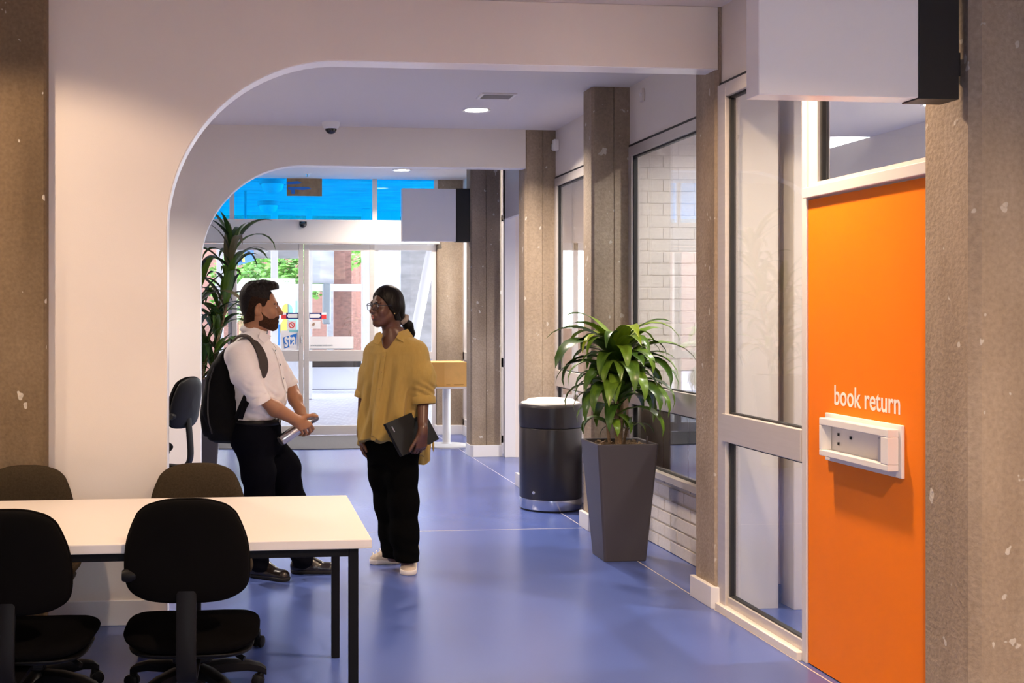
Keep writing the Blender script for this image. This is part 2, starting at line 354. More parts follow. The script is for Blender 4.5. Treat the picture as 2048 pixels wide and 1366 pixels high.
pbase(6.055, 6.33, 2.488, 'white skirting around the foot of the pillar by the glazed screen')
pbase(8.29, 8.50, 2.79, 'white skirting around the foot of the pillar behind the plant')
pbase(10.31, 10.55, 2.79, 'white skirting around the foot of the pillar behind the bin')
pbase(12.70, 12.95, 2.79, 'white skirting around the foot of the pillar with the far sign box', h=.125)
pbase(15.06, 15.10, 2.90, 'white skirting around the foot of the farthest pillar', h=.12)
# ---- infill above the windows
def infill(y0, y1, x, z0, z1, label):
    tag(box('wall_right', x, x + .05, y0, y1, z0, z1, M['white']), label, 'wall', kind='structure')
infill(6.33, 8.29, 2.745, 2.74, CZ, 'white infill panel above the window behind the leafy plant')
infill(8.50, 10.31, 2.745, 2.74, CZ, 'white infill panel above the window left of the plant')
infill(4.085, 6.055, 2.50, 2.75, CZ, 'white infill panel above the glazed screen and orange panel')
infill(10.55, 12.72, 2.80, 2.55, CZ2, 'white bulkhead over the side opening past the bin')
infill(12.95, 15.06, 2.80, 2.62, CZ2, 'white panel above the far side window in the entrance lobby')
tag(box('trim_1', 2.80, 2.915, 12.60, 12.69, 0, CZ2, M['base'], bevel=.004), 'white vertical jamb right of the far sign pillar', 'trim', kind='structure')
# ---- windows in the bays
def bay(n, y0, y1, X, label, sill=.505, base=0.0):
    w_ = empty('window_%d' % n, (X, (y0 + y1) / 2, sill), label, 'window', kind='structure'); d0, d1 = X - .03, X + .03
    box('window_head', d0, d1, y0, y1, 2.655, 2.725, M['alu'], w_, bevel=.003)
    box('head_gasket', d0 + .004, d1, y0, y1, 2.725, 2.74, M['gasket'], w_)
    for a, b in ((y0, y0 + .065), (y1 - .065, y1)): box('window_jamb', d0, d1, a, b, sill, 2.655, M['alu'], w_, bevel=.003)
    box('window_rail', d0 - .012, d1, y0 + .065, y1 - .065, .91, 1.05, M['alu'], w_, bevel=.003)
    box('window_sill', d0 - .03, d1, y0, y1, sill - .045, sill, M['alu'], w_, bevel=.003)
    g0, g1 = y0 + .065, y1 - .065
    for nm, z0, z1 in (('pane', 1.05, 2.655), ('pane', sill, .91)):
        box('pane', X - .004, X + .004, g0, g1, z0, z1, M['glass'], w_)
        multibox('gasket', [(X - .014, X + .014, g0, g0 + .013, z0, z1), (X - .014, X + .014, g1 - .013, g1, z0, z1), (X - .014, X + .014, g0, g1, z1 - .012, z1), (X - .014, X + .014, g0, g1, z0, z0 + .008)], M['gasket'], w_)
    return w_
bay(1, 6.33, 8.29, 2.765, 'tall aluminium window behind the leafy potted plant')
bay(2, 8.50, 10.31, 2.765, 'tall aluminium window between the bin and the plant pillar')
def brickwall(name, x, y0, y1, z1, label):
    w_ = box(name, x + .012, x + .06, y0, y1, 0, z1, M['mortar']); tag(w_, label, 'wall', kind='structure')
    L_, H_, j = .232, .0785, .008; me = None; z = 0.0; r = 0
    while z < z1 - .02:
        h = min(H_, z1 - z - .002); y = y0 - (L_ / 2 if r % 2 else 0)
        while y < y1 - .01:
            a, b = max(y + j / 2, y0 + .002), min(y + L_ - j / 2, y1 - .002)
            if b - a > .03:
                if me is None:
                    o = box('brick', 0, .022, 0, 1, 0, 1, M['brick'], w_, local=True); me = o.data
                else:
                    o = bpy.data.objects.new('brick', me); C.objects.link(o); o.parent = w_
                o.location = (x + random.uniform(-.002, .002), a, z + j / 2); o.scale = (1, b - a, h - j)
            y += L_
        z += H_ + j * .9; r += 1
brickwall('wall_right', 2.752, 6.33, 8.29, .46, 'low white painted brick wall under the plant window')
brickwall('wall_right', 2.752, 8.50, 10.31, .46, 'low white painted brick wall under the window by the bin')
# ---- far lobby side window
w_ = empty('window_3', (2.83, 14.0, 0), 'narrow far side window of the entrance lobby', 'window', kind='structure')
for a, b in ((12.95, 13.02), (14.0, 14.06), (14.99, 15.06)): box('window_jamb', 2.80, 2.86, a, b, .12, 2.62, M['alul'], w_)
for z0, z1 in ((.12, .2), (.95, 1.05), (2.55, 2.62)): box('window_rail', 2.80, 2.86, 12.95, 15.06, z0, z1, M['alul'], w_)
box('pane', 2.826, 2.834, 13.0, 15.0, .2, 2.55, M['glass'], w_)
tag(box('baseboard_right', 2.79, 2.86, 12.95, 15.06, 0, .12, M['base']), 'white skirting under the far lobby side window', 'baseboard', kind='structure')
# ---- glazed screen next to the orange panel
X = 2.49
w_ = empty('window_4', (X, 5.58, 0), 'tall glazed screen with grey aluminium mid rail left of the orange panel', 'window', kind='structure')
box('window_jamb', X - .012, X + .06, 5.955, 6.055, 0, 2.735, M['alu'], w_, bevel=.003)
box('window_jamb', X - .012, X + .06, 5.062, 5.104, 0, 2.735, M['alul'], w_, bevel=.003)
box('window_head', X - .01, X + .06, 5.104, 5.955, 2.665, 2.735, M['alu'], w_, bevel=.003)
box('window_rail', X - .02, X + .06, 5.104, 5.985, .885, 1.028, M['alu'], w_, bevel=.003)
box('window_sill', X - .035, X + .06, 5.104, 6.03, 0, .038, M['tablet'], w_, bevel=.003)
box('bottom_rail', X, X + .05, 5.104, 5.955, .038, .085, M['alu'], w_, bevel=.002)
for z0, z1 in ((1.028, 2.665), (.085, .885)):
    box('pane', X + .022, X + .030, 5.104, 5.955, z0, z1, M['glass'], w_)
    multibox('gasket', [(X + .012, X + .04, 5.938, 5.955, z0, z1), (X + .012, X + .04, 5.104, 5.114, z0, z1), (X + .012, X + .04, 5.104, 5.955, z1 - .012, z1), (X + .012, X + .04, 5.104, 5.955, z0, z0 + .008)], M['gasket'], w_)
tag(box('trim_2', X + .0, X + .05, 4.085, 6.055, 2.735, 2.75, M['gasket']), 'black shadow gap above the glazed screen', 'trim', kind='structure')
# ---- transom above orange panel
w_ = empty('window_5', (X, 4.59, 2.05), 'fixed glass transom above the orange panel', 'window', kind='structure')
box('window_sill', X - .03, X + .06, 4.085, 5.062, 2.052, 2.098, M['alul'], w_, bevel=.003)
box('window_jamb', X + .0, X + .06, 4.985, 5.062, 2.098, 2.735, M['alul'], w_, bevel=.003)
box('window_jamb', X - .01, X + .06, 4.085, 4.112, 2.098, 2.735, M['alul'], w_, bevel=.003)
box('window_head', X - .005, X + .06, 4.112, 5.062, 2.675, 2.735, M['alu'], w_, bevel=.003)
box('gasket', X + .015, X + .045, 4.968, 4.985, 2.115, 2.675, M['gasket'], w_)
box('window_bead', X - .005, X + .06, 4.112, 4.985, 2.098, 2.118, M['alul'], w_)
box('pane', X + .024, X + .032, 4.112, 4.985, 2.118, 2.675, M['glass'], w_)
# ---- the room seen through the right-hand glass
tag(box('wall_side_room', 5.7, 5.8, -4.5, 12.75, 0, CZ, M['white']), 'white far wall of the room behind the glass', 'wall', kind='structure')
tag(box('wall_right', 2.853, 2.95, -4.5, 3.699, 0, CZ, M['white']), 'white wall nearest the viewer on the right', 'wall', kind='structure')
tag(box('wall_side_room', 2.86, 6.0, 3.7, 3.8, 0, CZ, M['white']), 'near end wall of the room behind the orange panel', 'wall', kind='structure')
tag(box('wall_side_room', 2.55, 2.98, 6.14, 6.26, 0, CZ, M['white'], bevel=.003), 'short white wall with conduit seen through the glazed screen', 'wall', kind='structure')
tag(box('wall_side_room', 2.86, 2.98, 5.98, 6.139, 0, CZ, M['white'], bevel=.004), 'slim white post seen through the glazed screen', 'wall', kind='structure')
tag(box('baseboard_side_room', 2.55, 2.86, 6.125, 6.139, 0, .1, M['bluech']), 'dark blue skirting of the conduit wall behind the glazed screen', 'baseboard', kind='structure')
tag(box('wall_side_room', 2.556, 2.80, 6.03, 6.054, 0, CZ, M['white']), 'white lined pillar side seen through the left of the glazed screen', 'wall', kind='structure')
wb = tag(box('wall_side_room', 2.80, 3.75, 8.412, 8.49, 0, CZ, M['mortar']), 'white painted brick wall seen through the plant window', 'wall', kind='structure')
me = None
for r in range(36):
    z = .004 + r * .0866
    for c_ in range(5):
        a, b = max(2.802, 2.80 + (c_ - (.5 if r % 2 else 0)) * .232 + .004), min(3.748, 2.80 + (c_ + 1 - (.5 if r % 2 else 0)) * .232 - .004)
        if b - a < .03: continue
        if me is None: o = box('brick', 0, 1, 0, .014, 0, 1, M['brick'], wb, local=True); me = o.data
        else: o = bpy.data.objects.new('brick', me); C.objects.link(o); o.parent = wb
        o.location = (a, 8.4085, z); o.scale = (b - a, 1, .0785)
# end wall with window out to the yard
wz = tag(multibox('wall_side_room', [(2.915, 3.0, 12.62, 12.72, 0, CZ), (3.0, 5.7, 12.62, 12.72, 2.30, CZ), (3.0, 5.7, 12.62, 12.72, 0, .6), (4.6, 5.7, 12.62, 12.72, .6, 2.3)], M['white']), 'end wall with a bright window seen past the bin', 'wall', kind='structure')
w_ = empty('window_6', (3.8, 12.66, .6), 'bright white framed window seen through the glass past the bin', 'window', kind='structure')
for a in (3.0, 3.36, 3.56, 4.0, 4.55): box('window_jamb', a, a + .05, 12.63, 12.70, .6, 2.3, M['base'], w_)
for a, b in ((.6, .66), (2.22, 2.3)): box('window_rail', 3.0, 4.6, 12.63, 12.70, a, b, M['base'], w_)
box('pane', 3.02, 4.58, 12.66, 12.667, .66, 2.22, M['dglass'], w_)
# ---- back wall with the automatic glass doors
BY = 15.1
def bx(px, py=600): return float(onY(px, py, BY)[0])
XL, XM, XR, XE, XW = bx(464), bx(607.5), bx(749), bx(872), -.75
tag(box('wall_back', -7.0, XW, BY - .03, BY + .1, 0, CZ2, M['white']), 'white wall left of the entrance glazing', 'wall', kind='structure')
hd = tag(box('trim_3', XW, PX0 + .02, BY - .10, BY + .02, 2.415, 2.712, M['alul'], bevel=.004), 'long pale header box over the sliding glass doors', 'trim', kind='structure')
box('header_edge', XW, PX0 + .02, BY - .106, BY - .10, 2.415, 2.432, M['alu'], hd)
tr = empty('window_7', (.9, BY, 2.712), 'blue film transom glazing above the sliding doors', 'window', kind='structure')
for a, b in ((XW, XL), (XL, XR), (XR, XE)):
    box('pane', a + .03, b - .03, BY - .004, BY + .004, 2.72, CZ2, M['blue'], tr)
for a in (XW, XL, XR, XE): box('window_mullion', a - .03, a + .03, BY - .03, BY + .03, 2.712, CZ2, M['alul'], tr)
def leaf(n, x0, x1, y, label):
    d = empty('door_%d' % n, ((x0 + x1) / 2, y, 0), label, 'door', kind='structure'); s = .062
    for a, b in ((x0, x0 + s), (x1 - s, x1)): box('door_stile', a, b, y - .022, y + .022, .01, 2.41, M['alu'], d, bevel=.003)
    for nm, z0, z1 in (('bottom_rail', .01, .125), ('mid_rail', .935, 1.075), ('top_rail', 2.33, 2.41)):
        box(nm, x0 + s, x1 - s, y - .02, y + .02, z0, z1, M['alu'], d, bevel=.003)
    for z0, z1 in ((.125, .935), (1.075, 2.33)): box('pane', x0 + s, x1 - s, y - .004, y + .004, z0, z1, M['dglass'], d)
    return d
DL = leaf(1, XL, XM - .004, BY, 'left leaf of the sliding glass door behind the man')
DR = leaf(2, XM + .004, XR, BY, 'right leaf of the sliding glass door between the two people')
box('lock', XM - .035, XM - .022, BY - .03, BY - .02, 1.17, 1.25, M['chrome'], DL)
for n, a, b, lb in ((8, XW, XL, 'glass sidelight left of the sliding doors behind the tall plant'), (9, XR, XE, 'glass sidelight right of the sliding doors behind the woman')):
    d = empty('window_%d' % n, ((a + b) / 2, BY + .02, 0), lb, 'window', kind='structure')
    for p, q in ((a + .001, a + .05), (b - .05, b)): box('window_jamb', p, q, BY + .0, BY + .06, 0, 2.41, M['alul'], d)
    for z0, z1 in ((0, .12), (.96, 1.05), (2.34, 2.41)): box('window_rail', a + .05, b - .05, BY, BY + .06, z0, z1, M['alul'], d)
    for z0, z1 in ((.12, .96), (1.05, 2.34)): box('pane', a + .05, b - .05, BY + .026, BY + .034, z0, z1, M['dglass'], d)
# decals on the door glass
def rectY(name, px0, py0, px1, py1, m, parent, dy=0.0, t=.0012):
    a = onY(px0, py0, BY - .0055 - dy); b = onY(px1, py1, BY - .0055 - dy)
    return box(name, a[0], b[0], BY - .0055 - dy - t, BY - .0055 - dy, b[2], a[2], m, parent)
def polyY(name, pts, m, parent, dy):
    P = [onY(x, y, BY - .0055 - dy) for x, y in pts]
    return slab2(name, P, (0, -1, 0), .001, m, parent)
for s, d in ((1, DR), (-1, DL)):
    f = (lambda x: x) if s == 1 else (lambda x: 1215.3 - x)
    st = rectY('arrow_sticker', min(f(618.6), f(643)), 625.6, max(f(618.6), f(643)), 637.8, M['navy'], d)
    pts = [(620, 628), (638, 628), (638, 626.9), (641.4, 631.6), (638, 636.4), (638, 635.6), (620, 635.6)]
    polyY('white_arrow', [(f(x), y) for x, y in (pts if s == 1 else pts[::-1])], M['pw'], d, .002)
    rectY('red_sticker_end', min(f(643), f(652.6)), 629.4, max(f(643), f(652.6)), 638, M['red'], d)
    rectY('pale_sticker_end', min(f(643), f(652.6)), 625, max(f(643), f(652.6)), 629.4, M['pw'], d)
rectY('no_smoking_notice', 574, 641, 592.5, 659.5, M['pw'], DL)
a = onY(583.6, 650.2, BY - .008)
lathe('red_ring', [(.027, 0), (.038, 0), (.038, .001), (.027, .001), (.027, 0)], M['red'], DL, a, n=20, axis=[(1, 0, 0), (0, 0, -1), (0, 1, 0)], smooth=False)
polyY('red_bar', [(580, 646.5), (581.5, 645.6), (588, 654), (586.5, 655)][::-1], M['red'], DL, .002)
rectY('pale_notice', 619.5, 642, 641, 657.5, M['pw'], DR)
polyY('brown_mark', [(623, 650), (626, 646), (629, 645), (630, 650), (627, 652)][::-1], mat('brown_print', (.35, .22, .14), .6), DR, .002)
pst = rectY('poster', 562, 661, 596, 700, M['pw'], DL)
rectY('teal_strip', 578, 659.5, 596, 664.5, M['tealp'], DL, .001)
polyY('blue_flag', [(566, 675), (594, 666.5), (592.5, 690), (569, 697)][::-1], M['cyanb'], DL, .002)
text('poster_lettering', 'sta', .255, np.array([[1, 0, 0], [0, 0, -1], [0, 1, 0]], float), onY(568.5, 693, BY - .0095), M['pw'], DL, sx=.50, depth=.0005, bold=.006)
rectY('white_window_film', 619, 673, 707, 699, M['pw'], DR)
text('web_address_lettering', 'www.statravel.com', .036, np.array([[1, 0, 0], [0, 0, -1], [0, 1, 0]], float), onY(621, 692.3, BY - .009), M['greyp'], DR, depth=.0004)
rectY('grey_film_line', 619, 697, 707, 698.6, M['greyp'], DR, .0015)
# cardboard and tape on the transom
cb = rectY('cardboard_patch', 573.5, 355.2, 644, 392.5, mat('brown_card', (.30, .20, .11), .8, noise=(12, .25, (1, 1, 1))), tr, t=.006)
polyY('blue_tape', [(576, 374), (617, 374), (623, 378), (606, 380), (590, 379), (590, 388), (583, 388), (582, 380), (576, 379)][::-1], M['cyanb'], tr, .008)
polyY('blue_tape', [(574, 364), (596, 362), (604, 366), (598, 368), (574, 369)][::-1], M['cyanb'], tr, .008)
# door mat
a, b = onZ(452, 872.5), onZ(840, 901)
P = [(a[0] - .1, 14.98), (2.05, 14.98), (2.05, 13.7)] + [(2.05 - 2.2 * i / 12, 13.7 - .16 * math.sin(math.pi * i / 12)) for i in range(1, 12)] + [(a[0] - .1, 13.7)]
tag(extrude('door_mat', P, 'z', 0, .012, M['mat_'], bevel=.003), 'grey entrance mat lying in front of the sliding doors', 'mat')
# ================================================================== OUTSIDE
def mat_paving():
    m = bpy.data.materials.new('paving'); m.use_nodes = True; t = m.node_tree; b = t.nodes['Principled BSDF']; N = t.nodes.new; L = t.links.new
    tc = N('ShaderNodeTexCoord'); mp = N('ShaderNodeMapping'); mp.inputs['Rotation'].default_value = (0, 0, .5); mp.inputs['Scale'].default_value = (2.2, 2.2, 2.2); L(tc.outputs['Object'], mp.inputs[0])
    br = N('ShaderNodeTexBrick'); br.inputs['Color1'].default_value = (.30, .27, .295, 1); br.inputs['Color2'].default_value = (.25, .225, .255, 1); br.inputs['Mortar'].default_value = (.36, .35, .39, 1); br.inputs['Scale'].default_value = 1
    br.inputs['Mortar Size'].default_value = .03; L(mp.outputs[0], br.inputs['Vector']); L(br.outputs[0], b.inputs['Base Color']); b.inputs['Roughness'].default_value = .7
    return m
tag(box('ground_outside', -14, 16, 15.12, 45, -.12, -.01, mat_paving()), 'bright brick paving outside the glass doors', 'ground', kind='structure')
sof = tag(box('ceiling_outside', -14, 9, 15.35, 23.2, 3.42, 3.7, mat('pale_soffit', (.62, .62, .62), .8, noise=(2, .25, (1, 3, 1)))), 'concrete soffit outside the blue transom', 'ceiling', kind='structure')
for px, py, Y in ((545, 372, 16.9), (537, 420, 20.3), (903, 395, 20.0)):
    p = onY(px, py, Y); r = .16
    d = empty('dome_light', (p[0], Y, 3.42), {545: 'nearer round light under the outdoor soffit seen through the blue glass', 537: 'farther round light under the outdoor soffit seen through the blue glass', 903: 'round light under the outdoor soffit right of the doors'}[px], 'light', 'outdoor soffit lights')
    lathe('rim', [(r * 1.15, -.07), (r * 1.2, 0)], M['greyp'], d, (0, 0, 0), 24, local=True)
    lathe('bowl', [(0, -.2), (r * .5, -.19), (r * .85, -.15), (r, -.07)], M['extw'], d, (0, 0, 0), 24, local=True)
FY = 25.0
def ext(name, px0, px1, z0, z1, m, label, cat, Y=FY, t=.3, **k):
    return tag(box(name, onY(px0, 600, Y)[0], onY(px1, 600, Y)[0], Y, Y + t, z0, z1, M[m], **k), label, cat, kind='structure')
tag(box('wall_outside', -14, onY(880, 600, 31)[0], 31, 31.3, 0, 5.0, M['redbrick']), 'brick building far across the paved yard', 'wall', kind='structure')
ext('wall_outside', 742, 800, 0, 3.42, 'extw', 'bright white outdoor wall right of the sliding doors', 'wall', 22.0)
ext('wall_outside', 802, 905, 0, 3.2, 'extc', 'grey outdoor wall behind the sidelight', 'wall', 23.5)
ext('trim_outside', 430, 745, 1.98, 2.12, 'extw', 'white horizontal band of the opposite shopfront', 'trim', 24.0, .12)
for px, wd, lb in ((549, 14, 'white outdoor post seen through the left door leaf'), (619, 11, 'white outdoor post near the door meeting stiles'), (733, 17, 'wide white outdoor column behind the right door leaf'), (440, 14, 'white outdoor post behind the tall plant')):
    ext('outdoor_post', px - wd / 2, px + wd / 2, 0, 3.42, 'extw', lb, 'post', 21.5, .18, bevel=.01)
ext('wall_outside', 480, 745, 0, .75, 'extw', 'low white plinth across the yard', 'wall', 24.3, .3)
ext('outdoor_bench', 600, 742, .48, .62, 'darkwin', 'dark bench slab across the yard', 'bench', 23.4, .4)
ext('wall_outside', 655, 702, 0.6, 2.9, 'extc', 'grey concrete pier across the yard', 'wall', 26.0)
ext('trim_outside', 466, 602, 2.62, 3.35, 'extc', 'grey concrete beam across the yard above the trees', 'trim', 23.6, .2)
ext('wall_outside', 622, 668, 2.15, 3.4, 'extc', 'grey upper wall across the yard behind the right door leaf', 'wall', 24.6, .2)
ext('wall_outside', 668, 703, .6, 3.4, 'redbrick', 'mauve brown brick pier behind the right door leaf', 'wall', 24.8, .2)
ext('wall_outside', 546, 598, 0, 1.98, 'extw', 'pale shopfront pier carrying posters across the yard', 'wall', 23.9, .1)
for (a, b, z0, z1, m_, lb) in ((561, 575, 1.15, 1.75, 'yel', 'yellow poster behind the left door leaf'), (577, 594, .95, 1.78, 'tealp', 'pale teal poster behind the left door leaf'), (551, 559, .9, 1.7, 'cyanb', 'tall blue poster behind the man')):
    tag(box('poster', onY(a, 600, 23.9)[0], onY(b, 600, 23.9)[0], 23.88, 23.9, z0, z1, M[m_]), lb, 'poster')
ext('outdoor_cabinet', 646, 662, 1.35, 2.05, 'greyp', 'dark grey box hanging outside behind the right door leaf', 'box', 20.5, .2, bevel=.03)
p = onY(492, 515, 18.5)
hs = empty('hanging_sign', (p[0], 18.5, 2.35), 'blue projecting shop sign with yellow mark above the man', 'sign')
slab2('panel', [onY(474, 505, 18.4), onY(507, 498, 18.7), onY(509, 521, 18.7), onY(476, 531, 18.4)], (0, 1, 0), .06, M['cyanb'], hs)
tube('hanger', [onY(491, 503, 18.55), onY(491, 503, 18.55) * np.array((1, 1, 0)) + np.array((0, 0, 3.42))], .02, M['greyp'], hs, n=8)
slab2('yellow_mark', [onY(483, 507, 18.45), onY(488, 506, 18.48), onY(490, 524, 18.48), onY(485, 525, 18.45)], (0, -1, 0), .05, M['yel'], hs)
a, b = onY(866, 486, 19.0), onY(826, 690, 19.0)
tube('diagonal_strut', [a, b, b + (b - a) * .6], .085, M['extw'], n=12); tag(bpy.data.objects['diagonal_strut'], 'slanting white steel strut outside behind the woman', 'strut')
def bush(name, c, r, n, m, label, cat, sz=.075):
    V, F_ = [], []
    for i in range(n):
        d = np.random.normal(size=3); d /= np.linalg.norm(d); p = np.array(c) + d * np.array(r) * (np.random.rand() ** .4)
        s, u, q = frame_of(np.random.normal(size=3)); k = len(V); a_ = sz * random.uniform(.6, 1.3)
        V += [p - s * a_, p + u * a_ * .5, p + s * a_, p - u * a_ * .5]; F_ += [(k, k + 1, k + 2, k + 3)]
    e = empty(name, (c[0], c[1], 0), label, cat)
    o = obj('foliage', V, F_, m, e); o['kind'] = 'stuff'
    tube('trunk', [(c[0], c[1], 0), (c[0] + .1, c[1], c[2] * .5), (c[0], c[1], c[2])], [.09, .07, .03], M['cane'], e); return e
GL = mat('tree_foliage', (.10, .24, .03), .6, noise=(2, .6, (1, 1, 1)))
p = onY(565, 545, 27); bush('yard_tree', (p[0], 27, 2.4), (1.1, .6, .75), 1800, GL, 'leafy green tree outside behind the left door leaf', 'tree')
p = onY(475, 560, 28.6); bush('yard_tree', (p[0], 28.6, 2.2), (.7, .6, 1.0), 1500, GL, 'leafy green tree outside behind the tall plant', 'tree')
p = onY(655, 505, 28); bush('yard_tree', (p[0], 28, 2.9), (.9, .6, .5), 900, GL, 'leafy green treetop outside behind the right door leaf', 'tree')
tag(box('wall_outside', 2.95, 8, 14.6, 14.8, 0, 1.35, M['redbrick']), 'low red brick garden wall seen past the bin window', 'wall', kind='structure')
# ================================================================== LIGHTS OF THE PLACE AND ADDED FILL
def downlight(x, y, z, power, col, label, size=.16, spread=140):
    d = empty('ceiling_downlight', (x, y, z), label, 'downlight', 'recessed ceiling downlights')
    lathe('trim_ring', [(.088, -.001), (.112, -.008), (.116, 0)], M['wplast'], d, n=32, local=True)
    lathe('diffuser', [(0, -.004), (.09, -.004), (.09, -.001)], M['lampd'], d, n=32, local=True)
    lamp('lamp', (x, y, z - .012), power, size, col, d, spread)
    return d
downlight(1.845, 9.33, CZ, 44, NEUT, 'round downlight in the corridor ceiling by the air vent')
downlight(1.885, 14.07, CZ2, 30, NEUT, 'round downlight in the lobby ceiling over the far sign box')
downlight(1.87, 4.98, CZ, 30, WARM, 'round downlight in the hall ceiling in front of the archway')
downlight(1.35, 1.7, CZ, 66, WARM, 'round downlight in the hall ceiling right above the viewer')
downlight(-3.6, 1.6, CZ, 22, WARM, 'round downlight in the hall ceiling behind the tables')
downlight(-2.9, 4.4, CZ, 18, WARM, 'round downlight in the hall ceiling left of the tables')
downlight(.6, -1.6, CZ, 30, WARM, 'added downlight for front light in the hall ceiling behind the viewer')  # unseen lamp, added to light surfaces facing the camera
downlight(-1.6, 8.6, CZ, 45, NEUT, 'round downlight over the desk alcove')
downlight(5.31, 8.7, CZ, 34, SIDE, 'round downlight in the room behind the glass transom')
downlight(3.9, 5.2, CZ, 27, SIDE, 'round downlight in the side room near the glazed screen')
downlight(3.55, 7.3, CZ, 23, SIDE, 'round downlight in the side room by the brick wall')
downlight(4.2, 10.8, CZ, 34, SIDE, 'round downlight in the side room by the yard window')
# track spotlight washing the white partition
t = empty('ceiling_spotlight', (-1.6, 4.55, CZ), 'black ceiling spotlight aimed at the white partition', 'spotlight')
lathe('canopy', [(.05, -.03), (.05, 0)], M['signb'], t, n=20, local=True)
tgt = np.array((-.95, AY, .75)); src = np.array((-1.6, 4.55, CZ - .12)); dv = tgt - src
s_, u_, d_ = frame_of(dv)
lathe('spot_can', [(.0, -.14), (.05, -.13), (.055, -.02), (.055, 0)], M['signb'], t, src - np.array(t.location), n=20, axis=np.array((s_, u_, d_)).T, local=True)
tube('stem', [(-1.6, 4.55, CZ), (-1.6, 4.55, CZ - .10)], .012, M['signb'], t)
l_ = lamp('lamp', src + d_ * .02, 58, .05, WARM, t, kind='SPOT', angle=92, blend=.35)
l_.rotation_euler = Vector(dv).to_track_quat('-Z', 'Y').to_euler()
# ---- ceiling fittings
v = empty('ceiling_air_vent', (1.87, 8.70, CZ), 'small white slatted air vent in the corridor ceiling', 'vent')
multibox('vent_frame', [(-.13, .13, -.11, -.09, -.012, 0), (-.13, .13, .09, .11, -.012, 0), (-.13, -.11, -.09, .09, -.012, 0), (.11, .13, -.09, .09, -.012, 0)], M['wplast'], v, local=True)
for i in range(7):
    y = -.08 + i * .0265
    slab2('slat', [(-.11, y, -.012), (.11, y, -.012), (.11, y + .018, -.001), (-.11, y + .018, -.001)], (0, 0, 1), .002, M['wplast'], v, local=True)
box('vent_duct', -.115, .115, -.095, .095, -.0015, -.0005, M['gasket'], v, local=True)
p = onZ(660, 249, CZ)
d = empty('security_camera', (p[0], 10.08, CZ), 'white dome security camera with black bubble under the corridor ceiling', 'camera')
lathe('housing', [(.055, -.055), (.066, -.045), (.075, -.02), (.078, 0)], M['wplast'], d, n=28, local=True)
lathe('dome', [(0, -.098), (.02, -.095), (.036, -.085), (.047, -.07), (.05, -.053)], M['dome'], d, n=28, local=True)
p = onZ(615, 347, CZ2)
d = empty('smoke_detector', (p[0], p[1], CZ2), 'tiny white sprinkler fitting in the lobby ceiling', 'detector')
lathe('plate', [(.035, -.008), (.05, 0)], M['wplast'], d, n=20, local=True); lathe('sensor', [(0, -.04), (.014, -.036), (.018, -.008)], M['chrome'], d, n=16, local=True)
p = onY(606, 449.5, BY - .1)
d = empty('door_sensor', (p[0], BY - .106, p[2]), 'small black motion sensor on the door header', 'sensor')
lathe('eye', [(0, .05), (.022, .045), (.036, .03), (.04, 0)], M['dome'], d, n=20, local=True, axis=[(1, 0, 0), (0, 0, -1), (0, 1, 0)])
box('bracket', -.045, .045, -.004, 0, -.012, .04, M['bplast'], d, local=True)
p = onX(1104, 297, 2.745)
d = empty('motion_detector', (2.745, 10.22, p[2]), 'small white motion detector high on the wall by the bin pillar', 'detector')
box('body', -.05, 0, -.035, .035, -.05, .05, M['wplast'], d, bevel=.012, local=True); box('lens', -.056, -.049, -.024, .024, -.04, .01, M['base'], d, bevel=.003, local=True)
p = onX(1287, 190, 2.745)
d = empty('temperature_sensor', tuple(p), 'small white wall sensor on the panel above the plant window', 'sensor')
box('body', -.022, 0, -.03, .03, -.045, .045, M['white'], d, bevel=.008, local=True); box('dimple', -.026, -.021, -.01, .01, -.012, .012, M['base'], d, bevel=.002, local=True)
# ---- projecting sign boxes
def signbox(y0, y1, x0, xk, x1, z0, z1, label):
    s = empty('sign_box', ((x0 + x1) / 2, (y0 + y1) / 2, z0), label, 'sign', 'projecting white sign boxes')
    box('white_panel', x0, xk, y0, y1, z0, z1, M['signw'], s, bevel=.003)
    box('black_end', xk, x1, y0 - .004, y1 + .004, z0 - .004, z1 + .004, M['signb'], s, bevel=.002)
    for z in (z0 + .12, z1 - .12): box('wall_bracket', x1 - .002, x1 + .02, y0 + .02, y1 - .02, z - .04, z + .04, M['signb'], s)
signbox(3.83, 3.93, 1.710, 2.272, 2.415, 2.275, 2.85, 'large blank white sign box with black end at the top right')
signbox(12.74, 12.86, 1.712, 2.295, 2.446, 2.315, 2.88, 'smaller blank white sign box with black end near the glass doors')
# ---- orange book return panel
X = 2.49
bp_ = empty('book_return_panel', (X, 4.59, 0), 'tall bright orange wall panel with a book return slot', 'panel')
box('orange_panel', X - .002, X + .045, 4.122, 5.058, .005, 2.045, M['orange'], bp_)
box('edge_trim', X - .01, X + .045, 4.092, 4.122, .005, 2.045, M['alu'], bp_, bevel=.002)
a = onX(1668, 806, X - .002); b = onX(1799, 806, X - .002)
tx = text('lettering', 'book return', .118, np.array([[0, 0, -1], [-1, 0, 0], [0, 1, 0]], float), (X - .003, a[1], 1.163), M['letter'], bp_, sx=1, depth=.0006, bold=.0012)
ys = [v_.co.y for v_ in tx.data.vertices]; k = (a[1] - b[1]) / (max(ys) - min(ys)); mx_ = max(ys)
for v_ in tx.data.vertices: v_.co.y = mx_ + (v_.co.y - mx_) * k
sl = empty('slot_box', (0, 0, 0)); sl.parent = bp_
bpw = np.array(bp_.location)
y0, y1, z0, z1 = 4.30, 4.86, .928, 1.112
def wf(name, L, m, bev=.003): return multibox(name, [tuple(np.array(b_) - np.array((bpw[0], bpw[0], bpw[1], bpw[1], bpw[2], bpw[2]))) for b_ in L], m, sl, bevel=bev, local=True)
